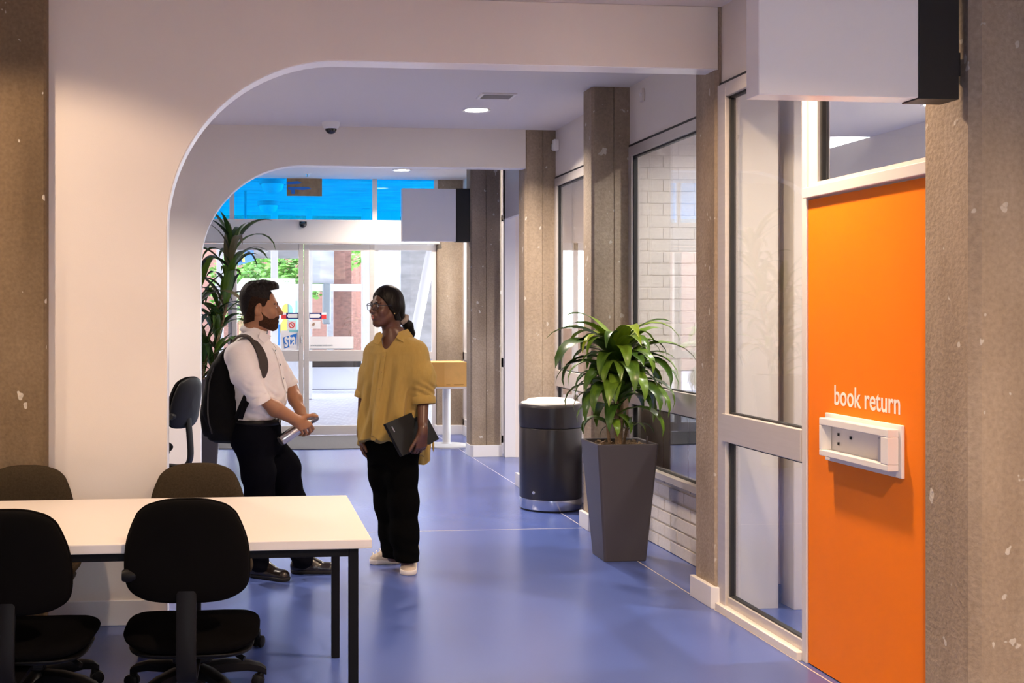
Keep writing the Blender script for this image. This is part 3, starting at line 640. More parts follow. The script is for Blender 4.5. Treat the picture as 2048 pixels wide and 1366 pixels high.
wf('back_plate', [(X - .016, X - .002, 4.285, 4.882, .922, 1.124)], M['wplast'])
xo = X - .064
wf('hood_top', [(xo, X - .018, y0, y1 - .02, z1 - .035, z1 - .005)], M['wplast']); wf('hood_bottom', [(xo, X - .018, y0, y1 - .02, z0 + .02, z0 + .045)], M['wplast'])
wf('hood_side', [(xo, X - .018, y1 - .04, y1 - .02, z0 + .045, z1 - .035)], M['wplast']); wf('hood_side', [(xo, X - .018, y0, y0 + .05, z0 + .045, z1 - .035)], M['wplast'])
wf('grey_flap_edge', [(X - .06, X - .056, y0 + .055, y0 + .075, z0 + .05, z1 - .04)], mat('grey_flap', (.28, .28, .34), .5), 0)
for yy, zz in ((y1 - .1, z1 - .07), (y1 - .1, z0 + .075), (y1 - .2, z0 + .11)): wf('screw', [(X - .0205, X - .018, yy - .006, yy + .006, zz - .006, zz + .006)], M['bplast'], 0)
# ---- conduit and box behind the glazed screen, cabinet behind the lower pane
d = empty('conduit_box', (2.70, 6.139, 1.2), 'white electrical conduit with junction box seen through the glazed screen', 'conduit')
p0 = onY(1492, 800, 6.12)
box('junction_box', p0[0] - .045, p0[0] + .045, 6.10, 6.139, 1.04, 1.16, M['wplast'], d, bevel=.006)
tube('pipe', curve_pts([(p0[0], 6.115, 1.15), (p0[0], 6.115, 1.28), (p0[0] - .03, 6.115, 1.34), (p0[0] - .05, 6.115, 1.4), (p0[0] - .05, 6.115, 3.1)], 4), .014, M['wplast'], d)
box('switch', p0[0] - .008, p0[0] + .008, 6.094, 6.10, 1.09, 1.11, M['base'], d)
c_ = empty('low_cabinet', (3.1, 7.4, 0), 'dark brown low cabinet behind the lower pane of the plant window', 'cabinet')
box('body', 2.86, 3.3, 6.5, 8.38, .02, .96, M['darkwin'], c_, bevel=.005); box('top', 2.85, 3.31, 6.49, 8.39, .96, .985, M['darkwin'], c_, bevel=.003)
for i in range(4): box('door', 2.852, 2.86, 6.52 + i * .465, 6.96 + i * .465, .08, .93, M['darkwin'], c_, bevel=.002)
b_ = empty('blue_stool', (2.83, 6.9, 0), 'small blue upholstered block behind the lower window pane', 'stool')
box('seat', 2.80, 2.845, 6.85, 7.12, .44, .74, M['bluech'], b_, bevel=.01); box('leg', 2.81, 2.84, 6.86, 6.9, 0, .44, M['bplast'], b_); box('leg', 2.81, 2.84, 7.06, 7.1, 0, .44, M['bplast'], b_)
# ---- round bin
c0 = onZ(1101, 1003); R = .257
b_ = empty('litter_bin', (2.14 + .0, 0, 0)); zc = 9.35
p = onY(1101, 1000, 9.3); b_.location = (p[0], 9.3, 0); tag(b_, 'round dark litter bin with brushed steel foot beside the planter', 'bin')
Rb = .248
lathe('foot', [(Rb * .93, 0), (Rb * .94, .012)], M['gasket'], b_, n=48, local=True)
lathe('steel_band', [(Rb * .96, .012), (Rb * .985, .02), (Rb * .985, .092), (Rb * .97, .096)], M['chrome'], b_, n=48, local=True)
lathe('body', [(Rb * .975, .094), (Rb * .99, .1), (Rb * .99, .635), (Rb * .975, .645), (Rb * .95, .648)], M['binb'], b_, n=48, local=True)
lathe('collar', [(Rb * .955, .646), (Rb * .985, .652), (Rb * 1.005, .69), (Rb * 1.02, .80), (Rb * 1.015, .818), (Rb * .97, .83), (Rb * .86, .832)], M['binb'], b_, n=48, local=True)
lathe('lid', [(Rb * .93, .832), (Rb * .92, .842), (Rb * .80, .848), (Rb * .72, .866), (Rb * .6, .870), (0, .872)], M['wplast'], b_, n=48, local=True)
lathe('lock', [(0, .004), (.012, .004), (.014, 0)], M['chrome'], b_, c=(-Rb * .72, -Rb * .68, .15), n=14, axis=[(.69, 0, -.72), (-.72, 0, -.69), (0, 1, 0)], local=True)
# ================================================================== PLANTS
def leafmesh(L_, W_, droop, up0, nseg=9, fold=.25, twist=0.0):
    """strap leaf along +x, arching over; returns verts, faces (two-sided thin blade)"""
    V, F_ = [], []; x = z = 0.0; ang = up0
    for i in range(nseg + 1):
        t = i / nseg; wd = W_ * (math.sin(math.pi * min(1, (t * .93 + .07) ** .75)) ** .8 if t < 1 else 0.02) * (.55 + .45 * min(1, t * 4)) ; wd = max(wd, .002)
        tw = twist * t
        for k_, s in enumerate((-1, -.5, 0, .5, 1)):
            dz = fold * wd * (abs(s) ** 1.3) ; y = s * wd
            nx, nz = -math.sin(ang), math.cos(ang)
            yy = y * math.cos(tw); dz2 = dz + y * math.sin(tw)
            V.append((x + nx * dz2, yy, z + nz * dz2))
        x += L_ / nseg * math.cos(ang); z += L_ / nseg * math.sin(ang); ang -= droop / nseg * (.5 + 1.0 * t)
    for i in range(nseg):
        for k_ in range(4): F_.append((i * 5 + k_, (i + 1) * 5 + k_, (i + 1) * 5 + k_ + 1, i * 5 + k_ + 1))
    return V, F_
LEAFS = []
for (L_, W_, dr, u0, tw) in ((1, .085, 2.2, 1.0, .2), (1, .095, 2.6, .75, -.3), (1, .075, 1.7, 1.15, .4), (1, .09, 2.9, .55, 0), (1, .07, 1.2, 1.25, -.2), (1, .10, 2.4, .3, .3), (1, .07, 3.1, 1.2, .2), (1, .09, 3.2, .9, .2), (1, .06, 2.3, .9, .3)):
    V, F_ = leafmesh(L_, W_, dr, u0, twist=tw); me = bpy.data.meshes.new('leaf'); me.from_pydata(V, [], F_); me.polygons.foreach_set('use_smooth', [True] * len(F_))
    LEAFS.append(me)
LM = {}
def leaf_obj(parent, p, az, L_, var, mk, pitch=0.0, wide=1.0):
    key = (var, mk)
    if key not in LM:
        me = LEAFS[var].copy(); me.name = 'leaf'; me.materials.append(M[mk]); LM[key] = me
    o = bpy.data.objects.new('leaf', LM[key]); C.objects.link(o); o.parent = parent
    o.location = np.array(p) - worigin(parent); o.rotation_euler = (0, pitch, az); o.scale = (L_, L_ * wide, L_)
    return o
# near planter
pc = (onZ(1205, 1122) + onZ(1298, 1124)) / 2; W2 = .135; TW = .195
cx, cy = pc[0], pc[1] + W2
pp = empty('potted_plant', (cx, cy, 0), 'leafy green dracaena in a tall tapered anthracite planter by the window', 'plant')
def frust(name, w0, w1, z0, z1, m, par, r=.012, c=(0, 0)):
    V, F_ = [], []
    for w__, z in ((w0, z0), (w1, z1)):
        for sx_, sy_ in ((-1, -1), (1, -1), (1, 1), (-1, 1)):
            for dx, dy in (((0, 1), (1, 0)) if sx_ * sy_ > 0 else ((1, 0), (0, 1))):
                V.append((c[0] + sx_ * (w__ - r * (1 - dy if dx == 0 else 1)) if False else c[0] + sx_ * (w__ - r * dx), c[1] + sy_ * (w__ - r * dy), z))
    n = 8; F_ = [tuple(range(n - 1, -1, -1))] + [(i, (i + 1) % n, (i + 1) % n + n, i + n) for i in range(n)]
    return V, F_, n
def planter(par, w0, w1, h, m):
    V, F_, n = frust('pot', w0, w1, 0, h, m, par)
    V2, _, _ = frust('pot', w1 - .018, w1 - .018, h, h, m, par); k = len(V); V += V2[:8]
    V3, _, _ = frust('pot', w1 - .03, w1 - .03, h - .07, h - .07, m, par); k2 = len(V); V += V3[:8]
    for i in range(8): F_.append((8 + i, 8 + (i + 1) % 8, k + (i + 1) % 8, k + i)); F_.append((k + i, k + (i + 1) % 8, k2 + (i + 1) % 8, k2 + i))
    F_.append(tuple(range(k2, k2 + 8)))
    return obj('pot', V, F_, m, par, local=True, bevel=.004)
PH = .735
planter(pp, W2, TW, PH, M['pot'])
V, F_ = [], []
for i in range(150):
    p = np.array((random.uniform(-.16, .16), random.uniform(-.16, .16), PH - .045 + random.uniform(0, .02))); s = random.uniform(.01, .022)
    k = len(V); Rm = np.linalg.qr(np.random.normal(size=(3, 3)))[0]
    for v_ in boxv(-s, s, -s * .7, s * .7, -s * .4, s * .4): V.append(p + Rm @ np.array(v_))
    F_ += [tuple(j + k for j in f) for f in BF]
box('soil_bed', -.165, .165, -.165, .165, PH - .069, PH - .045, M['soil'], pp, local=True)
o = obj('bark_chips', V, F_, mat('bark_chip', (.22, .15, .09), .9, noise=(20, .5, (1, 1, 1))), pp, local=True); o['kind'] = 'stuff'
tube('water_gauge', [(.14, -.13, PH - .05), (.14, -.13, PH + .045)], .007, M['pot'], pp, n=10, local=True)
CB = (cx, cy, PH)
def canepath(pts): return [np.array(CB) + np.array(p) for p in pts]
canes = [canepath([(-.02, -.03, -.06), (-.025, -.03, .2), (-.03, -.035, .38), (-.02, -.03, .52)]), canepath([(.005, -.005, -.06), (.012, 0, .2), (.02, 0, .36), (.03, 0, .42)]), canepath([(-.055, 0, -.06), (-.075, -.01, .08), (-.085, -.02, .13)]), canepath([(.03, .03, -.06), (.06, .02, .08)])]
for i, cp in enumerate(canes): tube('cane', curve_pts(cp, 5), .0155 if i < 2 else .010, M['cane'], pp, n=10)
rng = random.Random(3)
def whorl(c, n, z0, z1, Lr, vars_, mk, a0=0.0, wide=1.0, pit=(0, 0)):
    for i in range(n):
        t = i / max(1, n - 1); az = a0 + i * 2.399 + rng.uniform(-.3, .3)
        leaf_obj(pp, np.array(c) + np.array((0, 0, z0 + (z1 - z0) * t)), az, rng.uniform(*Lr), rng.choice(vars_), mk(t) if callable(mk) else mk, rng.uniform(*pit), wide)
TOP = np.array(CB) + np.array((-.02, -.03, 0))
whorl(TOP, 17, .48, .56, (.38, .52), (0, 2, 6), lambda t: rng.choice(['leafy', 'leafy', 'leaf']), .4, 1.25)
whorl(TOP, 28, .36, .52, (.38, .54), (1, 3, 6, 7), 'leaf', 1.1, 1.3)
whorl(TOP, 24, .24, .40, (.36, .52), (3, 7, 7, 1), 'leaf', .2, 1.3)
whorl(canes[1][-1], 14, -.10, .03, (.34, .46), (0, 7, 3), 'leaf', .8, 1.3)
whorl(TOP, 8, .14, .24, (.34, .44), (7, 7, 3), 'leaf', .9, 1.3)
whorl(canes[2][-1], 5, -.02, .01, (.20, .27), (1, 3), 'leaf', 2.2, 1.7)
whorl(canes[3][-1], 4, -.02, .01, (.19, .25), (1, 3), 'leaf', .2, 1.3)
leaf_obj(pp, TOP + np.array((0, 0, .54)), -.25, .56, 6, 'leafy', 0, 1.3); leaf_obj(pp, TOP + np.array((0, 0, .48)), -.12, .60, 0, 'leaf', .25, 1.3)
leaf_obj(pp, TOP + np.array((0, 0, .50)), 3.5, .60, 1, 'leaf', -.05, 1.4); leaf_obj(pp, TOP + np.array((0, 0, .52)), 2.9, .55, 0, 'leafy', 0, 1.4)
# far tall plant behind the man
fx, fy = onY(412, 900, 11.6)[0], 11.6
fp = empty('tall_potted_plant', (fx - .05, fy, 0), 'tall cane plant with dark strappy leaves in a grey planter behind the man', 'plant')
planter(fp, .15, .215, .92, M['pot'])
FB = np.array((fx - .05, fy, .88))
fc = [[(.02, 0, 0), (.10, 0, .5), (.26, 0, 1.0), (.31, 0, 1.30)], [(.08, -.05, 0), (.15, -.05, .35), (.25, -.05, .75)], [(-.06, .03, 0), (-.05, .03, .6), (-.02, .03, .9)], [(.02, -.08, 0), (.03, -.08, .2), (.05, -.08, .36)]]
for cp in fc: tube('cane', curve_pts([FB + np.array(p) for p in cp], 5), .013, M['cane'], fp, n=8)
rng = random.Random(11)
for ci, (cp, n, lo) in enumerate(zip(fc, (34, 22, 20, 14), (.35, .12, .2, .05))):
    path = curve_pts([FB + np.array(p) for p in cp], 10)
    for i in range(n):
        t = lo + (1 - lo) * i / (n - 1); p = path[min(len(path) - 1, int(t * (len(path) - 1)))]
        top_ = t > .9
        leaf_obj(fp, p, i * 2.399 + ci, rng.uniform(.42, .70), rng.choice((2, 4, 4) if top_ else (0, 2, 8, 8, 6, 4)), rng.choice(('leafd', 'leafd', 'leaf', 'leaf', 'leafw')), rng.uniform(-.2, .25), rng.uniform(.75, 1.15))
# ---- pedestal table and cardboard box in the lobby
p = onZ(893, 892)
pt = empty('pedestal_table', (p[0], p[1], 0), 'small white round-foot pedestal table by the farthest pillar', 'table')
lathe('foot', [(.27, 0), (.27, .012), (.25, .022), (.06, .03), (.045, .05)], M['wplast'], pt, n=40, local=True)
lathe('column', [(.047, .03), (.047, .72)], M['wplast'], pt, n=24, local=True)
TZ = HC - (771 - YP) * (p[1] * CT + p[0] * ST) / FPX
box('table_top', -.26, .26, -.27, .27, TZ - .022, TZ, M['tablet'], pt, bevel=.006, local=True)
bxr = empty('cardboard_box', (p[0], p[1], TZ), 'orange-brown cardboard box on the white pedestal table', 'box')
x0 = onY(858, 760, p[1] - .2)[0] - p[0]; x1 = onY(934, 760, p[1] - .2)[0] - p[0]; xk = onY(888, 760, p[1] - .2)[0] - p[0]; hz = (771 - 722) * 13.65 / FPX
box('carton', x0, x1, -.22, .2, 0, hz, M['cardb'], bxr, bevel=.002, local=True)
V = [(x0 - .002, -.224, .004), (xk, -.224, .004), (xk, -.224, hz - .004), (x0 - .002, -.224, hz - .004)]
slab2('side_label_panel', V, (0, -1, 0), .002, mat('cardboard_dark', (.70, .37, .09), .75), bxr, local=True)
box('green_tape', x0, x0 + .08, -.228, -.2262, .0, .03, M['green'], bxr, local=True); box('handle_hole', x0 + .025, x0 + .045, -.228, -.2262, .07, .10, M['gasket'], bxr, local=True)
for a, b in ((.24, .36), (.40, .55), (.60, .9)): box('print_line', x0 + a * (x1 - x0) + .02, x0 + b * (x1 - x0), -.2225, -.2203, .018, .026, mat('brown_ink', (.3, .14, .03), .7), bxr, local=True)
# ================================================================== TABLE AND CHAIRS
TT = .70
a = onZ(747, 1078, TT); b = onZ(703, 990, TT); ty0, ty1, tx1, tx0 = a[1], b[1], .487, -2.35
tb = empty('meeting_table', ((tx0 + tx1) / 2, (ty0 + ty1) / 2, 0), 'long cream laminate table with black square legs in the foreground', 'table')
box('table_top', tx0, tx1, ty0, ty1, TT - .036, TT, M['tablet'], tb, bevel=.004)
L_ = .036
for px_, py_ in ((tx1 - .085, ty0 + .02), (tx1 - .085, ty1 - .20), (tx0 + .06, ty0 + .02), (tx0 + .06, ty1 - .20)):
    box('leg', px_, px_ + L_, py_, py_ + L_, .0, TT - .036, M['steelb'], tb, bevel=.003)
for y in (ty0 + .02, ty1 - .20): box('frame_rail', tx0 + .06 + L_, tx1 - .085, y, y + L_, TT - .036 - .032, TT - .036, M['steelb'], tb, bevel=.003)
for x in (tx0 + .06, tx1 - .085): box('frame_rail', x, x + L_, ty0 + .02 + L_, ty1 - .20, TT - .036 - .032, TT - .036, M['steelb'], tb, bevel=.003)
BO = [(50, 60), (53, 110), (62, 170), (75, 215), (100, 282), (150, 342), (200, 370), (250, 392), (330, 420), (400, 435), (480, 444), (550, 446), (620, 443), (680, 430), (720, 405), (750, 365), (778, 300), (792, 220), (799, 120)]
def padmesh(outline, depth_f, depth_b, curve=0.0, nr=7):
    """outline list of (x,z) closed; pad bulges along -y (front) by depth_f and +y by depth_b"""
    O = np.array(outline); c = O.mean(0); n = len(O); V, F_ = [], []
    for side, dep in ((-1, depth_f), (1, depth_b)):
        base = len(V)
        for j in range(nr):
            s = [1, .985, .95, .88, .72, .45, 0][j]; h = dep * (1 - s ** 5) ** .5 if s < 1 else 0
            for i in range(n):
                p = c + (O[i] - c) * s; V.append((p[0], side * h, p[1]))
        for j in range(nr - 1):
            for i in range(n):
                q = (base + j * n + i, base + j * n + (i + 1) % n, base + (j + 1) * n + (i + 1) % n, base + (j + 1) * n + i)
                F_.append(q if side == -1 else q[::-1])
    V = np.array(V); k = n * nr
    # weld rims
    F_ = [tuple((v - k) if (v >= k and v - k < n) else v for v in f) for f in F_]
    V[:, 1] -= curve * (V[:, 0] ** 2)
    return V, F_
half = [(float(p_[0]), float(p_[1])) for p_ in curve_pts([((y - 50) / 749, w_ * .000518) for y, w_ in BO], 3)]
def back_outline(Hh, s=1.0):
    z = [Hh * (.5 - t) * s for t, _ in half]; x = [w_ * s for _, w_ in half]
    return [(a_, b_) for a_, b_ in zip(x, z)] + [(-a_, b_) for a_, b_ in list(zip(x, z))[::-1]]
def seat_outline(w_, d_, s=1.0):
    P = []
    for i in range(72):
        a_ = 2 * math.pi * i / 72; c_, s_ = math.cos(a_), math.sin(a_)
        e = 2 / 3.6; P.append((s * w_ * math.copysign(abs(c_) ** e, c_), s * d_ * math.copysign(abs(s_) ** e, s_)))
    return P
def chair(loc, rz, label, fab='fabk', basea=0.3, backz=.68, seatz=.29, bY=-.50, tilt=.10, seato=-.16, shell='shellk', group='task chairs around the long table'):
    """faces local +y, backrest at -y"""
    r = empty('task_chair', loc, label, 'chair', group); r.rotation_euler = (0, 0, rz)
    Hb = .392
    ct, st = math.cos(tilt), math.sin(tilt)
    def place(V):
        V = np.array(V); V = V * np.array((1, -1, 1)); out = V.copy()
        out[:, 1] = V[:, 1] * ct - V[:, 2] * st; out[:, 2] = V[:, 1] * st + V[:, 2] * ct
        return out + np.array((0, bY, backz))
    V, F_ = padmesh(back_outline(Hb), .048, .012, .55); o = obj('backrest', place(V), [f[::-1] for f in F_], M[fab], r, smooth=True, local=True)
    V, F_ = padmesh(back_outline(Hb, .985), .004, .026, .55); V[:, 1] += .014; o = obj('backrest_shell', place(V), [f[::-1] for f in F_], M[shell], r, smooth=True, local=True)
    V, F_ = padmesh(seat_outline(.262, .24), .044, .046, 0); V = np.array(V)[:, [0, 2, 1]] * np.array((1, 1, -1)); V[:, 2] += .012 * np.cos(V[:, 1] / .24 * 1.5) + np.clip(V[:, 0] ** 2 * .25, 0, 1)
    obj('seat', V + np.array((0, seato, seatz)), F_, M[fab], r, smooth=True, local=True)
    V, F_ = padmesh(seat_outline(.24, .22), .004, .03, 0); V = np.array(V)[:, [0, 2, 1]] * np.array((1, 1, -1))
    obj('seat_shell', V + np.array((0, seato, seatz - .028)), F_, M['bplast'], r, smooth=True, local=True)
    zb = max(.20, seatz - .11)
    pth = [(0, bY - .004, backz - .06), (0, bY - .012, backz - .15), (0, bY - .03, zb + .10), (0, bY + .0, zb + .015), (0, bY + .06, zb), (0, -.12, zb + .01)]
    P = curve_pts(pth, 5); Vv, Ff = [], []
    for p in P: pass
    Vt, Ft = tubev(P, .042, 4, .22, True, up=(1, 0, 0)) if False else tubev(P, 1, 8, 1)
    V2 = []
    for i, p in enumerate(P):
        d = P[min(i + 1, len(P) - 1)] - P[max(i - 1, 0)]; d /= np.linalg.norm(d); sx_ = np.array((1., 0, 0)); nn = np.cross(d, sx_)
        for (u_, v_) in ((-.036, -.010), (-.028, -.014), (.028, -.014), (.036, -.010), (.036, .006), (.028, .010), (-.028, .010), (-.036, .006)): V2.append(p + sx_ * u_ + nn * v_)
    o = obj('back_post', V2, Ft, M['bplast'], r, local=True, smooth=True); sharp(o, 50)
    box('seat_mechanism', -.075, .075, -.24, .02, seatz - .10, seatz - .05, M['bplast'], r, bevel=.01, local=True)
    lathe('gas_column', [(.032, .07), (.032, .16), (.018, .162), (.018, seatz - .07)], M['bplast'], r, n=18, local=True)
    lathe('hub', [(.02, .045), (.048, .05), (.05, .105), (.036, .125)], M['bplast'], r, n=20, local=True)
    lv = tube('lever', curve_pts([(.06, -.10, seatz - .08), (.16, -.13, seatz - .095), (.20, -.15, seatz - .11)], 4), [.006] * 5 + [.011] * 4, M['bplast'], r, n=8, local=True)
    kn = lathe('height_knob', [(0, .022), (.02, .020), (.026, .004), (.02, -.03)], M['bplast'], r, c=(-.214, bY + .012, backz - .09), n=16, axis=[(0, 0, -1), (0, 1, 0), (1, 0, 0)], local=True)
    for i in range(5):
        a_ = basea + i * 2 * math.pi / 5; c_, s_ = math.cos(a_), math.sin(a_); d = np.array((c_, s_, 0)); q = np.array((-s_, c_, 0)); z_ = np.array((0, 0, 1.))
        V2 = []; prof = ((.03, .10, .034, .026), (.12, .105, .030, .024), (.21, .098, .026, .020), (.265, .084, .024, .018), (.29, .068, .020, .016))
        for rr, zz, wd, hh in prof:
            cc = d * rr + z_ * zz
            for u_, v_ in ((-1, -.6), (-.75, -1), (.75, -1), (1, -.6), (1, .5), (.6, 1), (-.6, 1), (-1, .5)): V2.append(cc + q * wd * u_ + z_ * hh * v_)
        Ff = [(j * 8 + k_, j * 8 + (k_ + 1) % 8, (j + 1) * 8 + (k_ + 1) % 8, (j + 1) * 8 + k_) for j in range(4) for k_ in range(8)] + [tuple(range(7, -1, -1)), tuple(range(32, 40))]
        am = obj('base_arm', V2, Ff, M['bplast'], r, local=True, smooth=True); sharp(am, 45)
        ca = a_ + (i * 1.7 + basea * 5) % 6.28; ax = np.array((math.cos(ca), math.sin(ca), 0)); fw = np.array((-ax[1], ax[0], 0)); cc = d * .275 + fw * .016
        w1 = lathe('caster', [(.0, -.026), (.018, -.026), (.026, -.022), (.027, -.006), (.017, -.004), (.017, .004), (.027, .006), (.026, .022), (.018, .026), (0, .026)], M['bplast'], r, c=tuple(cc + z_ * .0275), n=18, axis=np.array((fw, z_, ax)).T, local=True)
        obj('caster_hood', *tubev([cc + z_ * .03 - fw * .004, cc + z_ * .052 - fw * .010, d * .278 + z_ * .075], [.018, .016, .009], 10), M['bplast'], r, local=True, smooth=True)
    return r
def at(px, Y): return float(onY(px, 900, Y)[0])
BYc = 4.93
chair((at(392, BYc), BYc, 0), -.03, 'black task chair seen from behind, on the near side at the table middle', 'fabk', basea=.25)
chair((at(76, BYc - .02), BYc - .02, 0), -.06, 'black task chair seen from behind, cut off by the left edge', 'fabk', basea=.85, backz=.655)
chair((at(397, 5.75), 5.60, 0), math.pi + .03, 'dark brown task chair on the far side of the table nearest the man', 'fabb', basea=.5, backz=.625, seatz=.33, bY=-.27)
chair((at(40, 5.75), 5.60, 0), math.pi - .04, 'dark brown task chair on the far side by the concrete column', 'fabb', basea=1.0, backz=.625, seatz=.33, bY=-.27)
# ---- desk in the alcove between the arches
ce = chair((at(272, 9.3), 9.3, 0), 1.12, 'black plastic-backed task chair half hidden behind the white partition', 'fabk', basea=.3, backz=.875, seatz=.50, bY=-.44, tilt=.16, seato=0.0, shell='bplast', group='task chair in the desk alcove')
dk = empty('alcove_desk', (-1.2, 8.5, 0), 'white desk end with blue edge behind the front partition', 'desk')
box('desk_top', -2.4, -.565, 8.25, 9.0, .70, .73, M['wplast'], dk, bevel=.003)
box('end_panel', -.59, -.575, 8.27, 8.98, .0, .70, M['wplast'], dk); box('blue_edge', -.602, -.591, 8.262, 8.27, .0, .95, mat('deep_blue_edge', (.02, .04, .25), .5), dk)
box('screen_foot', -.75, -.69, 8.4, 8.5, .7301, .7302, M['wplast'], dk) if False else None
mo = empty('desk_monitor', (-.72, 8.45, .73), 'cream desk screen peeking out behind the front partition', 'monitor')
slab2('screen_case', [(-.61, 8.3, .955), (-.56, 8.3, 1.18), (-.56, 8.75, 1.18), (-.61, 8.75, .955)], (-1, 0, .2), .05, M['tablet'], mo)
slab2('screen_glass', [(-.665, 8.33, .97), (-.62, 8.33, 1.16), (-.62, 8.72, 1.16), (-.665, 8.72, .97)], (-1, 0, .2), .006, M['gasket'], mo)
lathe('stand', [(.09, 0), (.09, .012), (.02, .02), (.02, .25)], M['wplast'], mo, n=20, local=True)
# ================================================================== DISTANCE-FIELD MODELLING FOR PEOPLE AND SOFT THINGS
class Field:
    def __init__(s, lo, hi, h):
        s.lo = np.array(lo, float); s.h = h; s.n = np.ceil((np.array(hi) - s.lo) / h).astype(int) + 1
        s.d = np.full(s.n, 1.0, np.float32); s.ax = [s.lo[i] + h * np.arange(s.n[i]) for i in range(3)]
    def sub(s, lo, hi):
        a = np.clip(np.floor((np.array(lo) - s.lo) / s.h).astype(int), 0, s.n); b = np.clip(np.ceil((np.array(hi) - s.lo) / s.h).astype(int) + 1, 0, s.n)
        sl = tuple(slice(a[i], b[i]) for i in range(3))
        if any(b[i] <= a[i] for i in range(3)): return None, None
        x, y, z = (s.ax[i][sl[i]] for i in range(3))
        return sl, (x[:, None, None], y[None, :, None], z[None, None, :])
    def _put(s, sl, v, k, op):
        d = s.d[sl]; v = v.astype(np.float32)
        if op == 'add':
            if k > 0: h_ = np.maximum(k - np.abs(d - v), 0) / k; s.d[sl] = np.minimum(d, v) - h_ * h_ * k * .25
            else: s.d[sl] = np.minimum(d, v)
        else:
            v = -v
            if k > 0: h_ = np.maximum(k - np.abs(d - v), 0) / k; s.d[sl] = np.maximum(d, v) + h_ * h_ * k * .25
            else: s.d[sl] = np.maximum(d, v)
    def cap(s, a, b, ra, rb=None, k=.01, op='add', n=None, flat=1.0):
        rb = ra if rb is None else rb; a, b = np.array(a, float), np.array(b, float); r = max(ra, rb) * max(1, flat) + k + 3 * s.h
        sl, X = s.sub(np.minimum(a, b) - r, np.maximum(a, b) + r)
        if sl is None: return
        ab = b - a; L2 = max(ab @ ab, 1e-9); px, py, pz = X[0] - a[0], X[1] - a[1], X[2] - a[2]
        t = np.clip((px * ab[0] + py * ab[1] + pz * ab[2]) / L2, 0, 1)
        qx, qy, qz = px - t * ab[0], py - t * ab[1], pz - t * ab[2]; f = 1.0
        if n is not None:
            n = np.array(n, float); n /= np.linalg.norm(n); dn = (qx * n[0] + qy * n[1] + qz * n[2]) * (1 / flat - 1)
            qx, qy, qz = qx + dn * n[0], qy + dn * n[1], qz + dn * n[2]; f = min(1, flat)
        s._put(sl, (np.sqrt(qx * qx + qy * qy + qz * qz) - (ra + (rb - ra) * t)) * f, k, op)
    def chain(s, pts, rads, k=.01, **kw):
        for i in range(len(pts) - 1): s.cap(pts[i], pts[i + 1], rads[i], rads[i + 1], k, **kw)
    def ell(s, c, r, R=None, k=.01, op='add'):
        c = np.array(c, float); r = np.array(r, float); m = r.max() + k + 3 * s.h
        sl, X = s.sub(c - m, c + m)
        if sl is None: return
        p = [X[i] - c[i] for i in range(3)]
        if R is not None: p = [R[0][i] * p[0] + R[1][i] * p[1] + R[2][i] * p[2] for i in range(3)]   # R columns = axes
        k0 = np.sqrt(sum((p[i] / r[i]) ** 2 for i in range(3))); k1 = np.sqrt(sum((p[i] / r[i] ** 2) ** 2 for i in range(3)))
        s._put(sl, k0 * (k0 - 1) / np.maximum(k1, 1e-6), k, op)
    def loft(s, keys, k=.01, op='add', fold=None, ex=2.0, caps=True):
        """keys: (z, cx, cy, ru, rv, yaw) sorted by z; ru along direction yaw (forward), rv sideways"""
        K = np.array(keys, float); R = max(K[:, 3].max(), K[:, 4].max()) + k + 3 * s.h
        sl, X = s.sub((K[:, 1].min() - R, K[:, 2].min() - R, K[0, 0] - k - 2 * s.h), (K[:, 1].max() + R, K[:, 2].max() + R, K[-1, 0] + k + 2 * s.h))
        if sl is None: return
        z = X[2]; zi = z.ravel(); I = [np.interp(zi, K[:, 0], K[:, j])[None, None, :] for j in range(1, 6)]
        dx, dy = X[0] - I[0], X[1] - I[1]; c_, s_ = np.cos(I[4]), np.sin(I[4]); u = dx * c_ + dy * s_; v = -dx * s_ + dy * c_
        q = (np.abs(u / I[2]) ** ex + np.abs(v / I[3]) ** ex) ** (1 / ex)
        rr = np.minimum(I[2], I[3]); g = np.sqrt((u / I[2] ** 2) ** 2 + (v / I[3] ** 2) ** 2) + 1e-6; d = (q - 1) * np.minimum(q / g, 2 * rr)
        if fold is not None: d = d - fold(np.arctan2(v / I[3], u / I[2]), z)
        d = np.maximum(d, np.maximum(z - K[-1, 0], K[0, 0] - z)); s._put(sl, d, k, op)
    def plane(s, p, n, keep_neg=True):
        """keep the side where (x-p).n < 0"""
        n = np.array(n, float); n /= np.linalg.norm(n); X = [s.ax[0][:, None, None], s.ax[1][None, :, None], s.ax[2][None, None, :]]
        v = sum((X[i] - p[i]) * n[i] for i in range(3)); s.d = np.maximum(s.d, v.astype(np.float32))
    def func(s, f): s.d = f(s.d, s.ax[0][:, None, None], s.ax[1][None, :, None], s.ax[2][None, None, :]).astype(np.float32)
    def mesh(s):
        d = np.pad(s.d, 1, constant_values=1.0); lo = s.lo - s.h; sg = d < 0
        c = [sg[i:sg.shape[0] - 1 + i, j:sg.shape[1] - 1 + j, k:sg.shape[2] - 1 + k] for i in (0, 1) for j in (0, 1) for k in (0, 1)]
        al = c[0].copy(); an = c[0].copy()
        for q in c[1:]: al &= q; an |= q
        act = an & ~al; idx = np.argwhere(act)
        if len(idx) == 0: return np.zeros((0, 3)), np.zeros((0, 4), int)
        vid = np.full(act.shape, -1, np.int64); vid[act] = np.arange(len(idx))
        off = [(i, j, k) for i in (0, 1) for j in (0, 1) for k in (0, 1)]; val = [d[idx[:, 0] + o[0], idx[:, 1] + o[1], idx[:, 2] + o[2]].astype(float) for o in off]
        P = np.zeros((len(idx), 3)); cnt = np.zeros(len(idx))
